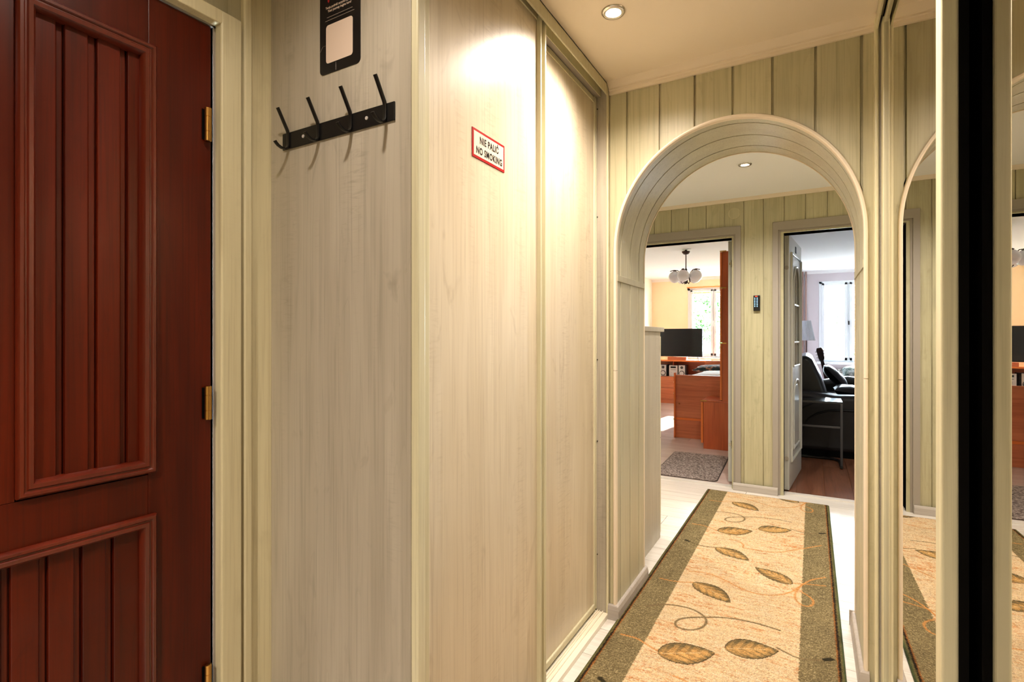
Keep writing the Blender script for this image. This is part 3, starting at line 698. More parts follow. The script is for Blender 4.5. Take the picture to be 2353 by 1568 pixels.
for q in ([(-1.087, 1.938), (-1.077, 1.950), (-1.066, 1.950)], [(-1.030, 1.900), (-1.030, 1.880)]):
    obj('print_line', MB().tube([(a, YH-0.0017, b) for a, b in q], 0.0004, 4), M_cardg, cd)

# ================================================================== NO SMOKING SIGN
sg = thing('no_smoking_sign', (DXF, 1.236, 1.735), 'small white bilingual no smoking plate with a red border on the wardrobe door', 'sign')
obj('plate', B(DXF, DXF+0.002, 1.153, 1.320, 1.696, 1.774), M_redp, sg)
obj('face', B(DXF+0.002, DXF+0.0023, 1.1595, 1.3135, 1.7030, 1.7675), M_whitep, sg)
def st(body, z, yc, width):
    o = text(None, 'lettering', body, 0.0262, (DXF+0.0023, yc, z), (0, 1, 0), (0, 0, 1), M_ink, sg, ext=0.0003, squash=width, bold=0.0009, fit=True, space=1.12)
st('NIE PALIĆ', 1.7478, 1.2370, 0.098)
st('NO SMOKING', 1.7182, 1.2380, 0.134)

# ================================================================== RUNNER RUG (woven colours per vertex)
def make_rug():
    x0, x1, y0, y1 = -0.725, 0.106, 0.45, 4.395
    xs = np.linspace(x0, x1, 278)
    ysv = np.concatenate([np.arange(y0, 1.30, 0.010), np.arange(1.30, 2.8, 0.003), np.arange(2.8, y1, 0.0045), [y1]])
    X, Y = np.meshgrid(xs, ysv); H, W = X.shape
    rng = np.random.default_rng(4)
    def blur(a, k, ax):
        if k < 2: return a
        c = np.cumsum(np.concatenate([np.zeros_like(a.take([0], ax)), np.pad(a, [(k//2, k-1-k//2) if i == ax else (0, 0) for i in range(2)], mode='edge')], ax), ax)
        n_ = a.shape[ax]; return (c.take(range(k, k+n_), ax)-c.take(range(0, n_), ax))/k
    def nz(kx, ky):
        a = blur(blur(rng.standard_normal((H, W)), kx, 1), ky, 0); return a/a.std()
    f0 = nz(1, 1); f1 = nz(3, 1); f2 = nz(11, 3); f3 = nz(40, 30); f4 = nz(24, 4)
    def L(c): return np.array(s2l(c)[:3])
    def mixc(c, m, col): m = np.clip(m, 0, 1)[..., None]; return c*(1-m)+col*m
    base = np.zeros((H, W, 3))+L((226, 196, 146))
    base = mixc(base, 0.5*np.clip(f2*0.5+0.1, 0, 1), L((238, 216, 176)))
    band = 0.5+0.5*f4
    base = mixc(base, 0.85*np.clip((f1*0.5+band*0.9+0.25*f3-0.80), 0, 1), L((192, 126, 66)))
    base = mixc(base, 0.55*np.clip(f0*0.6-0.7+0.3*f3, 0, 1), L((170, 104, 50)))
    ol = np.zeros((H, W, 3))+L((136, 120, 80))
    ol = mixc(ol, np.clip(f1*0.35+0.35, 0, 1)*0.8, L((98, 84, 52)))
    ol = mixc(ol, np.clip(f0*0.4-0.1, 0, 1)*0.8, L((180, 162, 116)))
    edge = (X < -0.574+0.0012*f0) | (X > -0.042+0.0012*f0)
    c = np.where(edge[..., None], ol, base)
    PER = 1.456
    def stroke(pts, wd, col, a=0.9, dark_end=False):
        nonlocal c
        P_ = np.array(pts, float)
        # smooth by Chaikin
        for _ in range(3):
            q = [P_[0]]
            for a_, b_ in zip(P_[:-1], P_[1:]): q += [a_*0.75+b_*0.25, a_*0.25+b_*0.75]
            q.append(P_[-1]); P_ = np.array(q)
        for k in (-2, -1, 0, 1, 2):
            Q_ = P_ + [0, k*PER]
            lo, hi = Q_.min(0)-0.02, Q_.max(0)+0.02
            r0, r1 = np.searchsorted(ysv, lo[1]), np.searchsorted(ysv, hi[1]); c0, c1 = np.searchsorted(xs, lo[0]), np.searchsorted(xs, hi[0])
            if r1 <= r0 or c1 <= c0: continue
            xx, yy = X[r0:r1, c0:c1], Y[r0:r1, c0:c1]; dm = np.full(xx.shape, 9.0); tm = np.zeros(xx.shape)
            for i, (a_, b_) in enumerate(zip(Q_[:-1], Q_[1:])):
                v = b_-a_; l2 = v@v+1e-12
                t = np.clip(((xx-a_[0])*v[0]+(yy-a_[1])*v[1])/l2, 0, 1)
                d = np.hypot(xx-a_[0]-t*v[0], yy-a_[1]-t*v[1]); mk = d < dm; dm[mk] = d[mk]; tm[mk] = (i+t[mk])/(len(Q_)-1)
            wdd = wd*(1+0.0*tm)
            m = np.clip((wdd+0.0012*f0[r0:r1, c0:c1]*0.5-dm)/0.0018, 0, 1)*a
            sub = mixc(c[r0:r1, c0:c1], m, L(col))
            if dark_end:
                m2 = np.clip((wd*1.9+0.0015*f0[r0:r1, c0:c1]-dm)/0.002, 0, 1)*(tm > 0.78)
                sub = mixc(sub, m2, L((52, 46, 28)))
            c[r0:r1, c0:c1] = sub
    OR, OL = (206, 142, 74), (128, 108, 72)
    S = dict(
     or1=[(-0.548, 2.79), (-0.504, 2.811), (-0.444, 2.813), (-0.352, 2.761), (-0.284, 2.711), (-0.211, 2.698), (-0.137, 2.733), (-0.082, 2.803), (-0.044, 2.905), (-0.003, 2.996), (0.058, 3.056)],
     or2=[(-0.659, 2.637), (-0.617, 2.634), (-0.559, 2.645), (-0.506, 2.673)],
     or3=[(-0.044, 2.905), (-0.068, 2.818), (-0.07, 2.741), (-0.049, 2.688), (-0.013, 2.683), (0.008, 2.728), (0.0, 2.781), (-0.037, 2.821)],
     or4=[(-0.427, 3.352), (-0.373, 3.346), (-0.342, 3.304), (-0.347, 3.244), (-0.291, 3.264), (-0.226, 3.257), (-0.158, 3.285), (-0.078, 3.375), (0.045, 3.515)],
     s5=[(-0.085, 2.903), (-0.038, 2.921), (0.009, 2.938), (0.056, 2.952)],
     s7=[(-0.509, 2.015), (-0.551, 2.033), (-0.603, 2.062), (-0.637, 2.062), (-0.67, 2.058)])
    for v in S.values(): stroke(v, 0.0058, OR, 0.8)
    stroke([(-0.644, 2.332), (-0.594, 2.376), (-0.539, 2.404), (-0.462, 2.409), (-0.409, 2.379), (-0.386, 2.335), (-0.39, 2.283), (-0.413, 2.244), (-0.447, 2.221), (-0.484, 2.223), (-0.501, 2.244), (-0.499, 2.28), (-0.473, 2.317), (-0.396, 2.367), (-0.307, 2.412), (-0.2, 2.423), (-0.116, 2.409)], 0.0062, OL, 0.95)
    stroke([(-0.119, 2.27), (-0.075, 2.244), (-0.043, 2.233), (-0.007, 2.244), (0.029, 2.263), (0.065, 2.29)], 0.0052, OL, 0.95, True)
    stroke([(-0.48, 3.183), (-0.537, 3.164), (-0.593, 3.179), (-0.651, 3.211)], 0.0052, (96, 84, 50), 0.95, True)
    def leaf(b, t, half, bend, tone):
        """b base, t tip, half width, tone 0..1 how orange"""
        nonlocal c
        for k in (-2, -1, 0, 1, 2):
            b_, t_ = np.array(b)+[0, k*PER], np.array(t)+[0, k*PER]
            ctr = (b_+t_)/2; R_ = 0.14
            r0, r1 = np.searchsorted(ysv, ctr[1]-R_), np.searchsorted(ysv, ctr[1]+R_); c0, c1 = np.searchsorted(xs, ctr[0]-R_), np.searchsorted(xs, ctr[0]+R_)
            if r1 <= r0 or c1 <= c0: continue
            xx, yy = X[r0:r1, c0:c1], Y[r0:r1, c0:c1]; v = t_-b_; ln = np.hypot(*v); u = v/ln; nrm = np.array([-u[1], u[0]])
            s_ = ((xx-b_[0])*u[0]+(yy-b_[1])*u[1])/ln; q = (xx-b_[0])*nrm[0]+(yy-b_[1])*nrm[1]
            q = q - bend*np.sin(PI*np.clip(s_, 0, 1))
            prof = np.sin(PI*np.clip(s_, 0, 1)**0.80)**0.78
            saw = np.abs(((s_*11) % 1)-0.5)*0.0075
            bd = half*prof - saw*prof
            ins = bd-np.abs(q); ins[(s_ <= 0) | (s_ >= 1)] = -1
            ff, gg, hh = f0[r0:r1, c0:c1], f2[r0:r1, c0:c1], f1[r0:r1, c0:c1]
            body = np.zeros(xx.shape+(3,))+L((214, 166, 96))
            body = mixc(body, 0.75*np.clip(gg*0.4+hh*0.2+0.1, 0, 1)*tone, L((206, 138, 60)))
            body = mixc(body, 0.75*np.clip(hh*0.5+gg*0.3-0.2, 0, 1), L((122, 108, 70)))
            vein = np.abs(((s_*5.0 - np.abs(q)/half*1.6) % 1)-0.5)
            body = mixc(body, (0.9*np.clip(1.15-ins/0.026, 0, 1)+0.40*(vein < 0.18)), L((116, 100, 64)))
            body = mixc(body, 0.9*np.clip((q/half-0.05)*1.8, 0, 1)*(0.55+0.45*(vein < 0.24)), L((108, 94, 60)))
            body = mixc(body, np.clip(1-np.abs(q)/0.0022, 0, 1)*(s_ > 0.05)*(s_ < 0.75), L((236, 206, 150)))
            body = mixc(body, np.clip((0.0048+0.001*ff-ins)/0.0016, 0, 1), L((60, 48, 26)))
            m = np.clip(ins/0.0012, 0, 1)
            c[r0:r1, c0:c1] = mixc(c[r0:r1, c0:c1], m, body)
    leaf((-0.292, 3.618-1.456), (-0.111, 2.249), 0.068, 0.006, 0.5)     # right leaf of the pair: L8 (tip left)
    leaf((-0.509, 2.002), (-0.321, 2.115), 0.072, 0.0, 1.0)              # L7
    leaf((-0.506, 2.673), (-0.322, 2.549), 0.062, 0.012, 0.9)            # L6
    leaf((-0.085, 2.889), (-0.259, 3.012), 0.056, -0.004, 0.8)           # L5
    leaf((-0.48, 3.183), (-0.295, 3.080), 0.060, 0.010, 0.4)             # L4
    # borders
    e = 0.0010*f0
    for d_, col in ((0.026, (150, 96, 46)), (0.0215, (46, 34, 20)), (0.014, (104, 96, 56)), (0.006, (84, 96, 58))):
        m = ((X-x0) < d_+e) | ((x1-X) < d_+e) | ((y1-Y) < d_*0.35+e) | ((Y-y0) < d_+e)
        c[m] = L(col)
    c = c*np.array([0.76, 0.77, 0.86]); c *= (1+0.16*f0+0.06*f3)[..., None]; c = np.clip(c, 0.004, 1)
    dist = np.minimum(np.minimum(X-x0, x1-X), np.minimum(Y-y0, y1-Y))
    Z = 0.0105*np.clip(dist/0.006, 0.12, 1)**0.5 + 0.0006*f0*(dist > 0.01)
    Z += 0.0012*np.sin(Y*9)*np.clip(1-(X-x0)/0.05, 0, 1)
    n_ = H*W; co = np.stack([X, Y, Z], -1).reshape(-1, 3).astype(np.float32)
    ox, oy = -0.31, 2.4
    co[:, 0] -= ox; co[:, 1] -= oy
    ii = np.arange(n_).reshape(H, W)
    q = np.stack([ii[:-1, :-1], ii[:-1, 1:], ii[1:, 1:], ii[1:, :-1]], -1).reshape(-1, 4)
    me = bpy.data.meshes.new('pile'); me.vertices.add(n_); me.vertices.foreach_set('co', co.ravel())
    me.loops.add(q.size); me.loops.foreach_set('vertex_index', q.ravel().astype(np.int32))
    me.polygons.add(len(q)); me.polygons.foreach_set('loop_start', np.arange(0, q.size, 4, dtype=np.int32)); me.polygons.foreach_set('loop_total', np.full(len(q), 4, np.int32))
    me.update(); at = me.color_attributes.new('rugcol', 'FLOAT_COLOR', 'POINT')
    at.data.foreach_set('color', np.concatenate([c.reshape(-1, 3), np.ones((n_, 1))], 1).astype(np.float32).ravel())
    me.materials.append(M_rug); me.validate()
    t = thing('runner_rug', (ox, oy, 0), 'long beige hall runner with olive side bands, leaves and curling tendrils', 'rug')
    o = bpy.data.objects.new('pile', me); COL.objects.link(o); o.parent = t
    obj('backing', B(x0+0.004, x1-0.004, y0+0.004, y1-0.004, 0.0005, 0.004), M_matb, t)
make_rug()

# ================================================================== HALL SMALL THINGS
kp = thing('door_keypad', (-0.376, YB-0.009, 1.486), 'small black keypad with a red light and glowing blue keys between the two doorways', 'keypad')
obj('case', B(-0.400, -0.353, YB-0.030, YB-0.008, 1.426, 1.547), M_black, kp, bev=0.002)
M_blue = plain('lit_blue_key', (150, 210, 255), 0.5, emit=(120, 200, 255), es=2.2)
M_redl = plain('lit_red_indicator', (255, 60, 40), 0.5, emit=(255, 60, 40), es=2.5)
obj('indicator', B(-0.387, -0.371, YB-0.0312, YB-0.030, 1.536, 1.5405), M_redl, kp)
for i in range(6):
    for x in (-0.3895, -0.3725):
        obj('key', MB().lathe([(0.0034, YB-0.0312), (0.0036, YB-0.030)], (x, 0, 1.5245-0.0127*i), 10, 'Y'), M_blue, kp)
rc = thing('junction_cover', (-0.541, YB-0.008, 2.218), 'round wood-coloured cover plate high on the panelled wall above the doorways', 'cover plate')
obj('disc', MB().lathe([(0.043, YB-0.014), (0.0435, YB-0.012), (0.0435, YB-0.008)], (-0.541, 0, 2.212), 32, 'Y'), M_wall, rc)
obj('rim', MB().tube([(-0.541+0.0435*math.cos(2*PI*k/32), YB-0.0125, 2.212+0.0435*math.sin(2*PI*k/32)) for k in range(33)], 0.0018, 6), M_cas, rc, smooth=True)
# shoe cabinet
sc = thing('shoe_cabinet', (-1.2, 3.0, 0), 'chest-high pale wood cabinet standing just past the arch on the left', 'cabinet')
obj('body', B(-1.55, -0.800, YA2+0.03, 3.205, 0.0, 1.250), M_side, sc, bev=0.001)
obj('worktop', B(-1.57, -0.790, YA2+0.03, 3.262, 1.250, 1.277), M_side, sc, bev=0.002)
for k, (z0, z1) in enumerate([(0.025, 0.60), (0.606, 1.222)]):
    dd = obj('door', B(-1.55, -0.803, 3.212, 3.230, z0, z1), M_prof, sc, bev=0.002)
    obj('handle', B(-1.25, -1.11, 3.23, 3.25, z1-0.06, z1-0.045), M_steel, dd, bev=0.003)
# door mat in the left room
mt = thing('door_mat', (-0.98, 5.15, 0), 'grey-brown speckled mat with rounded corners just inside the left doorway', 'mat')
def rpoly(x0, x1, y0, y1, r): return rrect(x0, x1, y0, y1, r)
obj('pile', MB().prism([(x-0.035*(y-4.66), y) for x, y in rpoly(-1.225, -0.700, 4.672, 5.70, 0.045)], 'Z', 0.0, 0.008), M_mat, mt)
obj('binding', MB().prism([(x-0.035*(y-4.66), y) for x, y in rpoly(-1.232, -0.693, 4.665, 5.707, 0.05)], 'Z', 0.0, 0.0055), M_matb, mt)

# doors of the rooms -----------------------------------------------------
d2 = struct(obj('door_2', B(-0.606, -0.569, YB2+0.012, YB2+0.82, 0.02, 2.02), M_greyd, bev=0.002))
for z in (0.30, 1.80):
    obj('hinge', MB().lathe([(0.006, z), (0.006, z+0.06)], (-0.580, YB2+0.006, 0), 10), M_steel, d2, smooth=True)
    obj('edge_plug', MB().lathe([(0.012, YB2+0.0105), (0.012, YB2+0.012)], (-0.588, 0, z+0.03), 14, 'Y'), M_steel, d2)
# glazed door to the right room: leaf frame along e from the hinge
hx, hy = -0.157, 4.668; ang = math.atan2(0.996, 0.0866)
ex, ey = math.cos(ang), math.sin(ang); nx_, ny_ = ey, -ex     # n points to the visible side
def LP(t, n_, z): return (hx+ex*t+nx_*n_, hy+ey*t+ny_*n_, z)
def lprism(poly, n0, n1):
    vs = [LP(t, n0, z) for t, z in poly]+[LP(t, n1, z) for t, z in poly]; n = len(poly)
    return MB().add(vs, [tuple(range(n)), tuple(range(2*n-1, n-1, -1))]+[(i, n+i, n+(i+1) % n, (i+1) % n) for i in range(n)])
def larch(t0, t1, z0, zs, rise, n=16):
    c_ = (t0+t1)/2; r_ = (t1-t0)/2
    return [(t0, z0), (t1, z0)]+[(c_+r_*math.cos(PI*i/n), zs+rise*math.sin(PI*i/n)) for i in range(n+1)]
outer = [(0, 0.012), (0.82, 0.012), (0.82, 2.035), (0, 2.035)]
gl = larch(0.235, 0.625, 0.98, 1.62, 0.20)
hole = [(0.82, 2.035), (0, 2.035), (0, 0.012), (0.235, 0.012), (0.235, 1.62)] 
body = MB()
# leaf built from solid pieces around the arched opening
vsb = [(0, 0.012), (0.82, 0.012), (0.82, 2.035), (0.43, 2.035)] + [(0.43+0.195*math.sin(PI/2*i/10), 1.62+0.20*math.cos(PI/2*i/10)) for i in range(11)] + [(0.625, 0.98), (0.43, 0.98), (0.0, 0.98)]
right = [(0.43, 2.035), (0.82, 2.035), (0.82, 0.98), (0.625, 0.98)] + [(0.43+0.195*math.cos(PI/2*i/10), 1.62+0.20*math.sin(PI/2*i/10)) for i in range(11)]
left = [(0.43, 2.035), (0.0, 2.035), (0.0, 0.98), (0.235, 0.98)] + [(0.43-0.195*math.cos(PI/2*i/10), 1.62+0.20*math.sin(PI/2*i/10)) for i in range(11)]
lower = [(0, 0.012), (0.82, 0.012), (0.82, 0.98), (0, 0.98)]
for p_ in (right, left, lower):
    q = lprism(p_, -0.037, 0.0); body.add(q.v, q.f)
d3 = struct(obj('door_3', body, M_greyd))
obj('glazing', lprism(gl, -0.022, -0.016), M_doorglass, d3)
def ltube(pts, r, nn=0.004): return MB().tube([LP(t, nn, z) for t, z in pts], r, 8)
obj('moulding', ltube([(0.10, 0.22), (0.74, 0.22), (0.74, 1.90), (0.10, 1.90), (0.10, 0.22)], 0.011), M_greyd, d3, smooth=True)
ga = [(0.235, 0.98), (0.235, 1.62)]+[(0.43-0.195*math.cos(PI*i/18), 1.62+0.20*math.sin(PI*i/18)) for i in range(19)]+[(0.625, 0.98), (0.235, 0.98)]
obj('moulding', ltube(ga, 0.009), M_greyd, d3, smooth=True)
la = [(0.235, 0.30), (0.235, 0.72)]+[(0.43-0.195*math.cos(PI*i/18), 0.72+0.14*math.sin(PI*i/18)) for i in range(19)]+[(0.625, 0.30), (0.235, 0.30)]
obj('moulding', ltube(la, 0.009), M_greyd, d3, smooth=True)
lab(obj('raised_panel', lprism(larch(0.27, 0.59, 0.33, 0.71, 0.11), -0.001, 0.006), M_greyd, d3, bev=0.004), 'raised panel with an arched top')
for z in (1.496, 1.177): obj('glazing_bar', MB().tube([LP(0.235, 0.0, z), LP(0.625, 0.0, z)], 0.008, 6), M_cream, d3)
obj('glazing_bar', MB().tube([LP(0.43, -0.004, 0.98), LP(0.43, -0.004, 1.82)], 0.008, 6), M_greyp, d3)
obj('latch_slot', lprism([(0.38, 1.935), (0.44, 1.935), (0.44, 1.99), (0.38, 1.99)], -0.001, 0.002), M_gap, d3)
for z in (0.26, 1.77):
    obj('edge_plug', MB().lathe([(0.016, 4.6655), (0.016, 4.668)], (hx-0.018, 0, z), 16, 'Y'), M_greyp, d3)

# ================================================================== LEFT ROOM
# chandelier
CXc, CYc = -1.509, 7.45
ch = thing('chandelier', (CXc, CYc, RC), 'dark bronze hanging lamp with five white glass globes in the left room', 'lamp')
obj('ceiling_plate', MB().lathe([(0.055, RC-0.012), (0.06, RC-0.006), (0.06, RC)], (CXc+0.01, CYc, 0), 24), M_pvc, ch)
obj('canopy', MB().lathe([(0.012, RC-0.075), (0.035, RC-0.068), (0.052, RC-0.045), (0.054, RC-0.03), (0.02, RC-0.025), (0.01, RC-0.005)], (CXc, CYc, 0), 24), M_bronze, ch, smooth=True)
obj('rod', MB().tube([(CXc, CYc, RC-0.06), (CXc, CYc, 2.14)], 0.007, 8), M_bronze, ch, smooth=True)
obj('hub', MB().lathe([(0.008, 1.96), (0.02, 1.975), (0.028, 2.0), (0.02, 2.03), (0.012, 2.10), (0.016, 2.12), (0.018, 2.16), (0.009, 2.175)], (CXc, CYc, 0), 16), M_bronze, ch, smooth=True)
for k in range(5):
    a = math.radians(-93+72*k); c_, s_ = math.cos(a), math.sin(a)
    def R_(r, z): return (CXc+c_*r, CYc+s_*r, z)
    ar = obj('arm', MB().tube([R_(0.015, 1.995), R_(0.045, 1.965), R_(0.065, 1.99), R_(0.055, 2.05), R_(0.07, 2.115), R_(0.11, 2.15), R_(0.16, 2.155), R_(0.21, 2.14)], 0.0055, 8), M_bronze, ch, smooth=True)
    obj('globe', MB().ball(R_(0.148, 2.06), 0.082, 24, 16), M_globe, ch, smooth=True)
    obj('socket', MB().lathe([(0.02, 2.135), (0.024, 2.145), (0.012, 2.158)], (R_(0.148, 0)[0], R_(0.148, 0)[1], 0), 14), M_bronze, ch, smooth=True)
# media unit
mu = thing('media_unit', (-2.28, 10.12, 0), 'long cherry-coloured unit with drawers and an open shelf under the television', 'cabinet')
UX0, UX1, UY0, UY1 = -2.91, -1.655, 9.90, 10.35
obj('plinth', B(UX0, UX1, UY0+0.02, UY1, 0, 0.077), M_cherryh, mu)
obj('body', B(UX0, UX1, UY0+0.018, UY1, 0.077, 0.498), M_cherryh, mu)
for x0, x1 in ((-2.90, -2.56), (-2.555, -1.865), (-1.86, -1.66)):
    for z0, z1 in ((0.080, 0.285), (0.290, 0.494)):
        dr = obj('drawer', B(x0, x1, UY0, UY0+0.018, z0, z1), M_edge if False else M_cherryh, mu, bev=0.002)
        obj('knob', MB().ball(((x0+x1)/2, UY0-0.012, (z0+z1)/2+0.01), 0.018, 12, 8), M_knobc, dr, smooth=True)
obj('back_board', B(UX0, UX1, UY1-0.02, UY1-0.005, 0.498, 0.783), M_cherryh, mu)
obj('side_board', B(UX1-0.02, UX1, UY0+0.0, UY1, 0.498, 0.783), M_cherry, mu)
obj('side_board', B(UX0, UX0+0.02, UY0+0.0, UY1, 0.498, 0.783), M_cherry, mu)
obj('divider', B(-2.27, -2.252, UY0+0.12, UY1, 0.498, 0.783), M_cherry, mu)
obj('top_board', B(UX0, UX1+0.012, UY0-0.005, UY1, 0.783, 0.807), M_edge, mu, bev=0.002)
bx = tag(obj('wooden_box', B(-2.36, -2.02, 10.0, 10.14, 0.807, 0.865), M_cherryh, bev=0.003), 'low reddish wooden box on the media unit below the television', 'box')
# television
tv = thing('television', (-2.22, 10.04, 0.807), 'flat black television standing on the cherry media unit', 'television')
obj('housing', B(-2.715, -1.739, 10.02, 10.06, 0.870, 1.392), M_tvb, tv, bev=0.004)
obj('screen', B(-2.707, -1.747, 10.016, 10.021, 0.884, 1.384), M_tv, tv)
obj('logo_bar', B(-2.25, -2.20, 10.012, 10.02, 0.864, 0.873), M_sil, tv)
for x in (-2.60, -1.83):
    obj('foot', MB().tube([(x-0.0, 10.04, 0.875), (x+0.035, 9.95, 0.811)], 0.006, 6), M_tvb, tv); obj('foot', MB().tube([(x, 10.04, 0.875), (x+0.03, 10.13, 0.811)], 0.006, 6), M_tvb, tv)
# hi-fi
hf = thing('stereo_receiver', (-2.255, 10.05, 0.498), 'silver compact stereo standing between the two bookshelf speakers', 'stereo')
obj('body', B(-2.33, -2.175, 10.0, 10.2, 0.500, 0.700), M_tvb, hf, bev=0.002)
obj('front', B(-2.33, -2.175, 9.985, 10.0, 0.500, 0.705), M_sil, hf, bev=0.003)
obj('display', B(-2.30, -2.205, 9.981, 9.986, 0.655, 0.685), M_tv, hf)
for x in (-2.295, -2.21): obj('dial', MB().lathe([(0.014, 9.975), (0.015, 9.986)], (x, 0, 0.57), 14, 'Y'), M_sil, hf)
obj('disc_slot', B(-2.30, -2.205, 9.983, 9.986, 0.62, 0.626), M_tvb, hf)
def speaker(x, label):
    t = thing('bookshelf_speaker', (x, 10.05, 0.498), label, 'speaker', 'pair of bookshelf speakers')
    obj('cabinet', B(x-0.062, x+0.075, 9.99, 10.17, 0.500, 0.715), M_tvb, t, bev=0.002)
    obj('front', B(x-0.062, x+0.052, 9.982, 9.99, 0.500, 0.712), M_sil, t, bev=0.003)
    w_ = obj('woofer', MB().lathe([(0.047, 9.974), (0.049, 9.982)], (x-0.005, 0, 0.560), 24, 'Y'), M_cone, t)
    obj('cone', MB().lathe([(0.034, 9.970), (0.038, 9.975)], (x-0.005, 0, 0.560), 24, 'Y'), M_sil, w_)
    obj('tweeter', MB().lathe([(0.024, 9.974), (0.026, 9.982)], (x-0.005, 0, 0.667), 20, 'Y'), M_cone, t)
speaker(-2.093, 'silver-fronted bookshelf speaker right of the compact stereo')
speaker(-2.435, 'silver-fronted bookshelf speaker left of the compact stereo, mostly hidden')
# bed with cabinet-like end board
bd = thing('bed', (-1.0, 7.5, 0), 'cherry-coloured bed with a tall horizontal-grain end board and white bedding', 'bed')
obj('end_board', B(-1.447, -0.62, 6.55, 6.575, 0.248, 0.765), M_cherryh, bd, bev=0.002)
obj('edge_strip', B(-1.447, -0.62, 6.548, 6.575, 0.217, 0.246), M_edge, bd)
obj('lower_board', B(-1.447, -0.62, 6.55, 6.575, 0.0, 0.215), M_cherryh, bd, bev=0.002)
obj('post', B(-1.467, -1.447, 6.53, 6.60, 0.0, 0.789), M_edge, bd, bev=0.003)
obj('knob', MB().ball((-1.405, 6.543, 0.414), 0.008, 10, 8), M_brass, bd, smooth=True)
obj('corner_bracket', B(-1.470, -1.445, 6.525, 6.535, 0.215, 0.235), M_brass, bd)
obj('side_board', B(-1.447, -1.425, 6.60, 8.62, 0.25, 0.66), M_cherryh, bd, bev=0.002)
obj('base', B(-1.42, -0.62, 6.6, 8.6, 0.02, 0.56), M_cherryh, bd)
obj('head_board', B(-1.447, -0.62, 8.62, 8.65, 0.0, 0.86), M_cherryh, bd, bev=0.002)
obj('mattress', B(-1.42, -0.62, 6.60, 8.60, 0.56, 0.700), M_cloth, bd, bev=0.03, seg=3)
def pillow(name, c, sx, sy, sz, mat, parent=None, rot=(0, 0, 0), n=14):
    M_ = Matrix.Rotation(rot[2], 3, 'Z') @ Matrix.Rotation(rot[1], 3, 'Y') @ Matrix.Rotation(rot[0], 3, 'X')
    mb = MB(); vs = []
    for sgn in (1, -1):
        for i in range(n+1):
            for j in range(n+1):
                u, v = 2*i/n-1, 2*j/n-1
                h = max(0.0, (1-abs(u)**2.6)*(1-abs(v)**2.6))**0.45
                k = 1-0.07*(1-abs(u)**2)*abs(v)**4-0.0; k2 = 1-0.07*(1-abs(v)**2)*abs(u)**4
                wr = 0.04*math.sin(9*u+5*v)*h
                vs.append(Vector(c)+M_ @ Vector((u*sx*k2, v*sy*k, sgn*sz*(h+wr))))
    m = (n+1)**2; fs = []
    for i in range(n):
        for j in range(n):
            a = i*(n+1)+j; fs.append((a, a+1, a+n+2, a+n+1)); fs.append((m+a, m+a+n+1, m+a+n+2, m+a+1))
    for i in range(n):
        for a, b in ((i*(n+1), (i+1)*(n+1)), ((i+1)*(n+1)+n, i*(n+1)+n)): fs.append((a, b, m+b, m+a))
        for a, b in ((i+1, i), (n*(n+1)+i, n*(n+1)+i+1)): fs.append((a, b, m+b, m+a))
    mb.add(vs, fs); return obj(name, mb, mat, parent, smooth=True)
tag(pillow('pillow', (-1.12, 8.22, 0.760), 0.42, 0.24, 0.055, M_pat, rot=(math.radians(4), 0, 0)), 'dark teal patterned pillow lying on the bed', 'pillow')
tag(pillow('duvet', (-0.98, 7.42, 0.735), 0.38, 0.54, 0.03, M_cloth), 'folded white duvet on the bed behind its end board', 'duvet')
# low cabinet and tall cupboard
lc = thing('low_cabinet', (-0.85, 6.3, 0), 'knee-high cherry-coloured cabinet at the foot of the tall cupboard', 'cabinet')
obj('body', B(-1.035, -0.56, 6.03, 6.50, 0.0, 0.512), M_cherry, lc, bev=0.001)
obj('top_board', B(-1.055, -0.56, 6.03, 6.50, 0.513, 0.532), M_cherry, lc, bev=0.001)
cd_ = obj('door', B(-1.062, -1.040, 6.035, 6.49, 0.06, 0.508), M_edge, lc, bev=0.002)
obj('hinge', B(-1.066, -1.000, 6.026, 6.034, 0.520, 0.530), M_brass, cd_)
tc = thing('tall_cupboard', (-0.72, 6.3, 0.533), 'narrow tall cherry-coloured cupboard on top of the low cabinet by the doorway', 'cabinet')
obj('body', B(-0.842, -0.56, 6.03, 6.50, 0.533, 2.150), M_cherry, tc, bev=0.001)
for z0, z1 in ((0.54, 1.15), (1.165, 1.75), (1.765, 2.145)):
    dd = obj('door', B(-0.866, -0.846, 6.035, 6.49, z0, z1), M_edge, tc, bev=0.002)
    obj('hinge', B(-0.866, -0.80, 6.026, 6.034, z1+0.001, z1+0.013), M_brass, dd)
# curtain rail and blinds
cr = thing('curtain_rail', (-1.7, YW-0.05, 2.24), 'thin reddish wooden rail above the left window', 'curtain rail')
obj('rail', B(-2.21, -1.05, YW-0.07, YW-0.045, 2.232, 2.252), M_edge, cr, bev=0.003)
for x in (-2.19, -1.1): obj('bracket', B(x-0.012, x+0.012, YW-0.05, YW, 2.19, 2.245), M_bronze, cr)
for k, (a, b) in enumerate(((-2.112, -1.755), (-1.655, -1.19))):
    rb = tag(obj('roller_blind', MB().tube([(a, YW-0.038, 2.128), (b, YW-0.038, 2.128)], 0.011, 10), plain('yellow_blind_%d' % k, (236, 196, 96), 0.8)), 'rolled-up yellow blind across the top of the %s pane of the left window' % ('wider right' if k else 'left'), 'blind', 'yellow roller blinds')

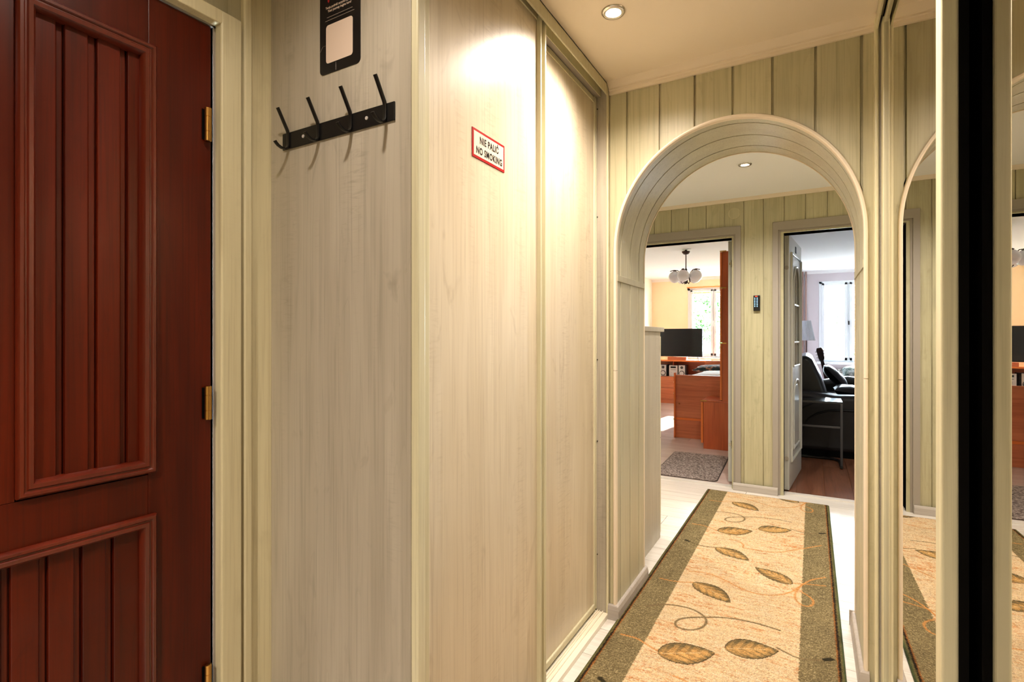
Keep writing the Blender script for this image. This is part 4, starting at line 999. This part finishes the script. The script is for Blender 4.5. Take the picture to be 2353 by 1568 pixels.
# ================================================================== RIGHT ROOM
sf = thing('sofa', (0.35, 7.15, 0), 'big black leather sofa seen from its side behind the metal side table', 'sofa')
def soft(name, x0, x1, y0, y1, z0, z1, mat, bev=0.06, parent=sf, seg=4): return obj(name, B(x0, x1, y0, y1, z0, z1), mat, parent, bev=bev, smooth=True, seg=seg)
armp = [(-0.16, 0.05), (0.80, 0.05), (0.86, 0.30), (0.84, 0.50), (0.74, 0.60), (0.50, 0.635), (0.20, 0.625), (-0.02, 0.66), (-0.16, 0.66)]
obj('arm', MB().prism(armp, 'Y', 6.22, 6.46), M_leathf, sf, bev=0.05, smooth=True, seg=4)
obj('arm', MB().prism([(-0.16, 0.05), (0.80, 0.05), (0.86, 0.30), (0.84, 0.55), (0.70, 0.68), (0.40, 0.72), (0.10, 0.66), (-0.16, 0.66)], 'Y', 7.95, 8.18), M_leath, sf, bev=0.06, smooth=True, seg=4)
soft('seat_base', -0.1, 0.80, 6.4, 8.0, 0.06, 0.40, M_leathf, 0.04)
soft('seat_cushion', 0.05, 0.84, 6.44, 7.2, 0.38, 0.53, M_leath, 0.06)
soft('seat_cushion', 0.05, 0.84, 7.21, 7.97, 0.38, 0.53, M_leath, 0.06)
bp_ = [(-0.18, 0.3), (-0.20, 0.88), (-0.14, 1.00), (-0.06, 1.035), (0.0, 0.99), (0.09, 0.78), (0.16, 0.55), (0.18, 0.40)]
for y0, y1 in ((6.40, 7.17), (7.21, 7.95)):
    obj('back_cushion', MB().prism(bp_, 'Y', y0, y1), M_leath, sf, bev=0.05, smooth=True, seg=4)
obj('base_skirt', B(-0.13, 0.78, 6.235, 6.42, 0.0, 0.06), M_gap, sf)
def arcp(cx, cz, r, a0, a1, n=18, y=6.217): return [(cx+r*math.cos(a0+(a1-a0)*i/n), y, cz+r*0.9*math.sin(a0+(a1-a0)*i/n)) for i in range(n+1)]
obj('piping', MB().tube([(-0.10, 6.217, 0.20), (-0.075, 6.217, 0.30), (-0.03, 6.217, 0.38), (0.05, 6.217, 0.44), (0.15, 6.217, 0.475), (0.30, 6.217, 0.485), (0.60, 6.217, 0.48), (0.8, 6.217, 0.46)], 0.012, 8), M_pipe, sf, smooth=True)
obj('piping', MB().tube([(-0.13, 6.217, 0.43), (-0.07, 6.217, 0.50), (0.02, 6.217, 0.55), (0.12, 6.217, 0.575)], 0.008, 8), M_pipe, sf, smooth=True)
tag(pillow('cushion', (0.235, 7.25, 0.76), 0.17, 0.20, 0.065, M_leath, rot=(0, math.radians(48), 0)), 'dark cushion with a pale trim leaning against the sofa back', 'cushion', 'dark cushions on the sofa')
tag(pillow('cushion', (0.40, 6.78, 0.625), 0.20, 0.22, 0.07, M_leath, rot=(0, math.radians(8), 0)), 'flat black cushion lying on the sofa seat nearest the side table', 'cushion', 'dark cushions on the sofa')
# side table
stb = thing('side_table', (0.1, 5.9, 0), 'slim grey metal C-shaped side table in front of the sofa arm', 'side table')
obj('tabletop', B(-0.22, 0.245, 5.69, 6.06, 0.602, 0.622), M_tblt, stb, bev=0.002)
obj('leg', B(0.226, 0.246, 5.690, 5.710, 0.03, 0.604), M_tblm, stb, bev=0.002)
obj('leg', B(-0.21, -0.19, 5.690, 5.710, 0.03, 0.604), M_tblm, stb, bev=0.002)
obj('crossbar', B(-0.20, 0.23, 5.695, 5.707, 0.374, 0.392), M_tblm, stb, bev=0.002)
fp = [(0.236, 5.69, 0.02), (0.236, 5.76, 0.016), (0.236, 5.92, 0.014), (0.225, 6.02, 0.014), (0.19, 6.075, 0.014), (0.14, 6.095, 0.014), (-0.10, 6.095, 0.014), (-0.17, 6.07, 0.014), (-0.20, 6.0, 0.014), (-0.20, 5.69, 0.02)]
obj('base', MB().tube(fp, 0.0135, 10), M_black, stb, smooth=True)
# floor lamp
flm = thing('floor_lamp', (-0.075, 9.4, 0), 'floor lamp with a white pleated cone shade in the right room', 'lamp')
nseg = 60
def pleat(z, r): return [(-0.075+(r+(0.004 if k % 2 else -0.002))*math.cos(2*PI*k/nseg), 9.4+(r+(0.004 if k % 2 else -0.002))*math.sin(2*PI*k/nseg), z) for k in range(nseg)]
z1_, z0_ = 1.215+40/1201.6*8.2, 1.205-4/1201.6*8.2
mb = MB().add(pleat(z0_, 0.118)+pleat(z1_, 0.056), [(k, (k+1) % nseg, nseg+(k+1) % nseg, nseg+k) for k in range(nseg)])
obj('lamp_shade', mb, M_shade, flm)
obj('pole', MB().tube([(-0.075, 9.4, 0.02), (-0.075, 9.4, z1_-0.03)], 0.009, 10), M_bronze, flm, smooth=True)
obj('foot', MB().lathe([(0.12, 0.0), (0.12, 0.015), (0.03, 0.03), (0.01, 0.04)], (-0.075, 9.4, 0), 24), M_bronze, flm, smooth=True)
# chest behind the sofa with two dark ornaments
# pipes
for x, lb in ((-0.150, 'left'), (-0.098, 'right')):
    tag(obj('heating_pipe', MB().tube([(x, YW-0.04, 0.0), (x, YW-0.04, RC)], 0.013, 10), M_pipep, smooth=True), '%s one of two brown heating pipes beside the right-hand window' % lb, 'pipe', 'brown heating pipes')
# radiator
rdt = thing('radiator', (0.65, YW-0.06, 0.12), 'white sectioned radiator under the right-hand window', 'radiator')
for k in range(12):
    x = 0.215+0.08*k
    obj('section', MB().box(x+0.004, x+0.076, YW-0.12, YW-0.110, 0.14, 0.60).box(x+0.03, x+0.05, YW-0.11, YW-0.03, 0.13, 0.66).box(x+0.004, x+0.076, YW-0.11, YW-0.03, 0.655, 0.665), M_rad, rdt, bev=0.003)
for z in (0.17, 0.62): obj('header', MB().tube([(0.2, YW-0.07, z), (1.19, YW-0.07, z)], 0.014, 8), M_rad, rdt)
# guitar
gt = thing('guitar', (0.2, 8.75, 0), 'dark guitar leaning behind the sofa, headstock up', 'guitar')
g0, g1 = Vector((0.085, 8.62, 1.075)), Vector((0.282, 8.85, 0.12))
dg = (g1-g0).normalized(); sx_ = dg.cross(Vector((0, 1, 0))).normalized(); nz_ = sx_.cross(dg)
def gprism(poly, d0, d1):
    vs = [g0+dg*a+sx_*b+nz_*d0 for a, b in poly]+[g0+dg*a+sx_*b+nz_*d1 for a, b in poly]; n = len(poly)
    return MB().add(vs, [tuple(range(n)), tuple(range(2*n-1, n-1, -1))]+[(i, n+i, n+(i+1) % n, (i+1) % n) for i in range(n)])
M_gw = plain('dark_guitar_wood', (44, 30, 26), 0.25)
obj('headstock', gprism([(0.0, -0.03), (0.03, -0.042), (0.16, -0.036), (0.19, -0.022), (0.19, 0.022), (0.16, 0.036), (0.03, 0.042), (0.0, 0.03)], -0.01, 0.01), M_gw, gt, bev=0.003)
obj('neck', gprism([(0.18, -0.021), (0.62, -0.028), (0.62, 0.028), (0.18, 0.021)], -0.012, 0.012), M_gw, gt, bev=0.004)
bdy = [(0.55+0.42*t, 0.0) for t in []]
out = []
for i in range(41):
    t = i/40; a = 0.60+0.513*t; wdt = 0.02+0.13*math.sin(PI*min(1, t*1.02))**0.5*(1+0.28*(t-0.4))-0.035*math.exp(-((t-0.42)/0.13)**2)
    out.append((a, wdt))
obj('body', gprism(out+[(a, -b) for a, b in reversed(out)], -0.04, 0.04), M_gw, gt, bev=0.004)
for k in range(3):
    for sgn in (-1, 1):
        p_ = g0+dg*(0.05+0.045*k)+sx_*sgn*0.036; obj('tuning_peg', MB().tube([p_, p_+sx_*sgn*0.022], 0.006, 8), M_steel, gt)
for k in range(6):
    b_ = -0.015+0.006*k; obj('string', MB().tube([g0+dg*0.16+sx_*b_+nz_*0.014, g0+dg*0.85+sx_*b_*1.3+nz_*0.045], 0.0008, 4), M_steel, gt)
# daybed with white cover and leaf cushion
db = thing('daybed', (0.95, 9.6, 0), 'low daybed covered with a white throw near the right-hand window', 'bed')
obj('base', B(0.45, 1.9, 9.2, 10.1, 0.0, 0.40), M_cloth, db, bev=0.03)
obj('throw', B(0.43, 1.92, 9.18, 10.12, 0.38, 0.52), M_cloth, db, bev=0.05, seg=4)
tag(pillow('cushion', (0.63, 9.38, 0.665), 0.24, 0.20, 0.12, M_leafp, rot=(math.radians(20), 0, 0)), 'grey-green leaf-print cushion on the white daybed', 'cushion')
tag(pillow('folded_blanket', (0.76, 9.72, 0.62), 0.24, 0.16, 0.09, M_cloth), 'folded white blanket lying on the leaf-print cushion', 'blanket')

# ================================================================== OUTSIDE
struct(obj('ground', B(-30, 30, 11.5, 60, -3.3, -3.2), M_ground))
def tree(x, y, z, r, seed, label, n=5200):
    rnd = np.random.default_rng(seed); t = thing('tree', (x, y, -3.2), label, 'tree', 'trees outside the windows')
    obj('trunk', MB().tube([(x, y, -3.2), (x+0.1, y, -1), (x-0.05, y+0.1, z)], [0.2, 0.16, 0.06], 10), M_bark, t, smooth=True)
    cl = rnd.normal(0, 1, (16, 3)); cl /= np.linalg.norm(cl, axis=1)[:, None]; cl = cl*r*0.62*rnd.random((16, 1))**0.4
    cc = cl[rnd.integers(0, 16, n)]; p = rnd.normal(0, 1, (n, 3)); p /= np.linalg.norm(p, axis=1)[:, None]
    p = cc+p*r*0.38*rnd.random((n, 1))**0.5; p[:, 2] *= 1.15; p += [x, y, z]
    a = rnd.normal(0, 1, (n, 3)); a /= np.linalg.norm(a, axis=1)[:, None]; b = np.cross(a, rnd.normal(0, 1, (n, 3))); b /= np.linalg.norm(b, axis=1)[:, None]
    s_ = 0.07; v = np.stack([p-a*s_, p-b*s_*0.5, p+a*s_, p+b*s_*0.5], 1).reshape(-1, 3)
    me = bpy.data.meshes.new('crown'); v -= [x, y, -3.2]
    me.from_pydata(v.tolist(), [], [(4*i, 4*i+1, 4*i+2, 4*i+3) for i in range(n)]); me.materials.append(M_leaf)
    o = bpy.data.objects.new('crown', me); COL.objects.link(o); o.parent = t; o['kind'] = 'stuff'
tree(-2.75, 15.8, 1.9, 1.0, 1, 'leafy tree right outside the left-hand window')
tree(-2.2, 18.5, 0.4, 1.3, 2, 'lower bushy tree farther out beyond the left-hand window', 5000)
tree(1.6, 24.0, 1.2, 1.7, 3, 'distant leafy tree seen through the right-hand window', 3000)

for o in bpy.data.objects:
    if '_o' in o: del o['_o']
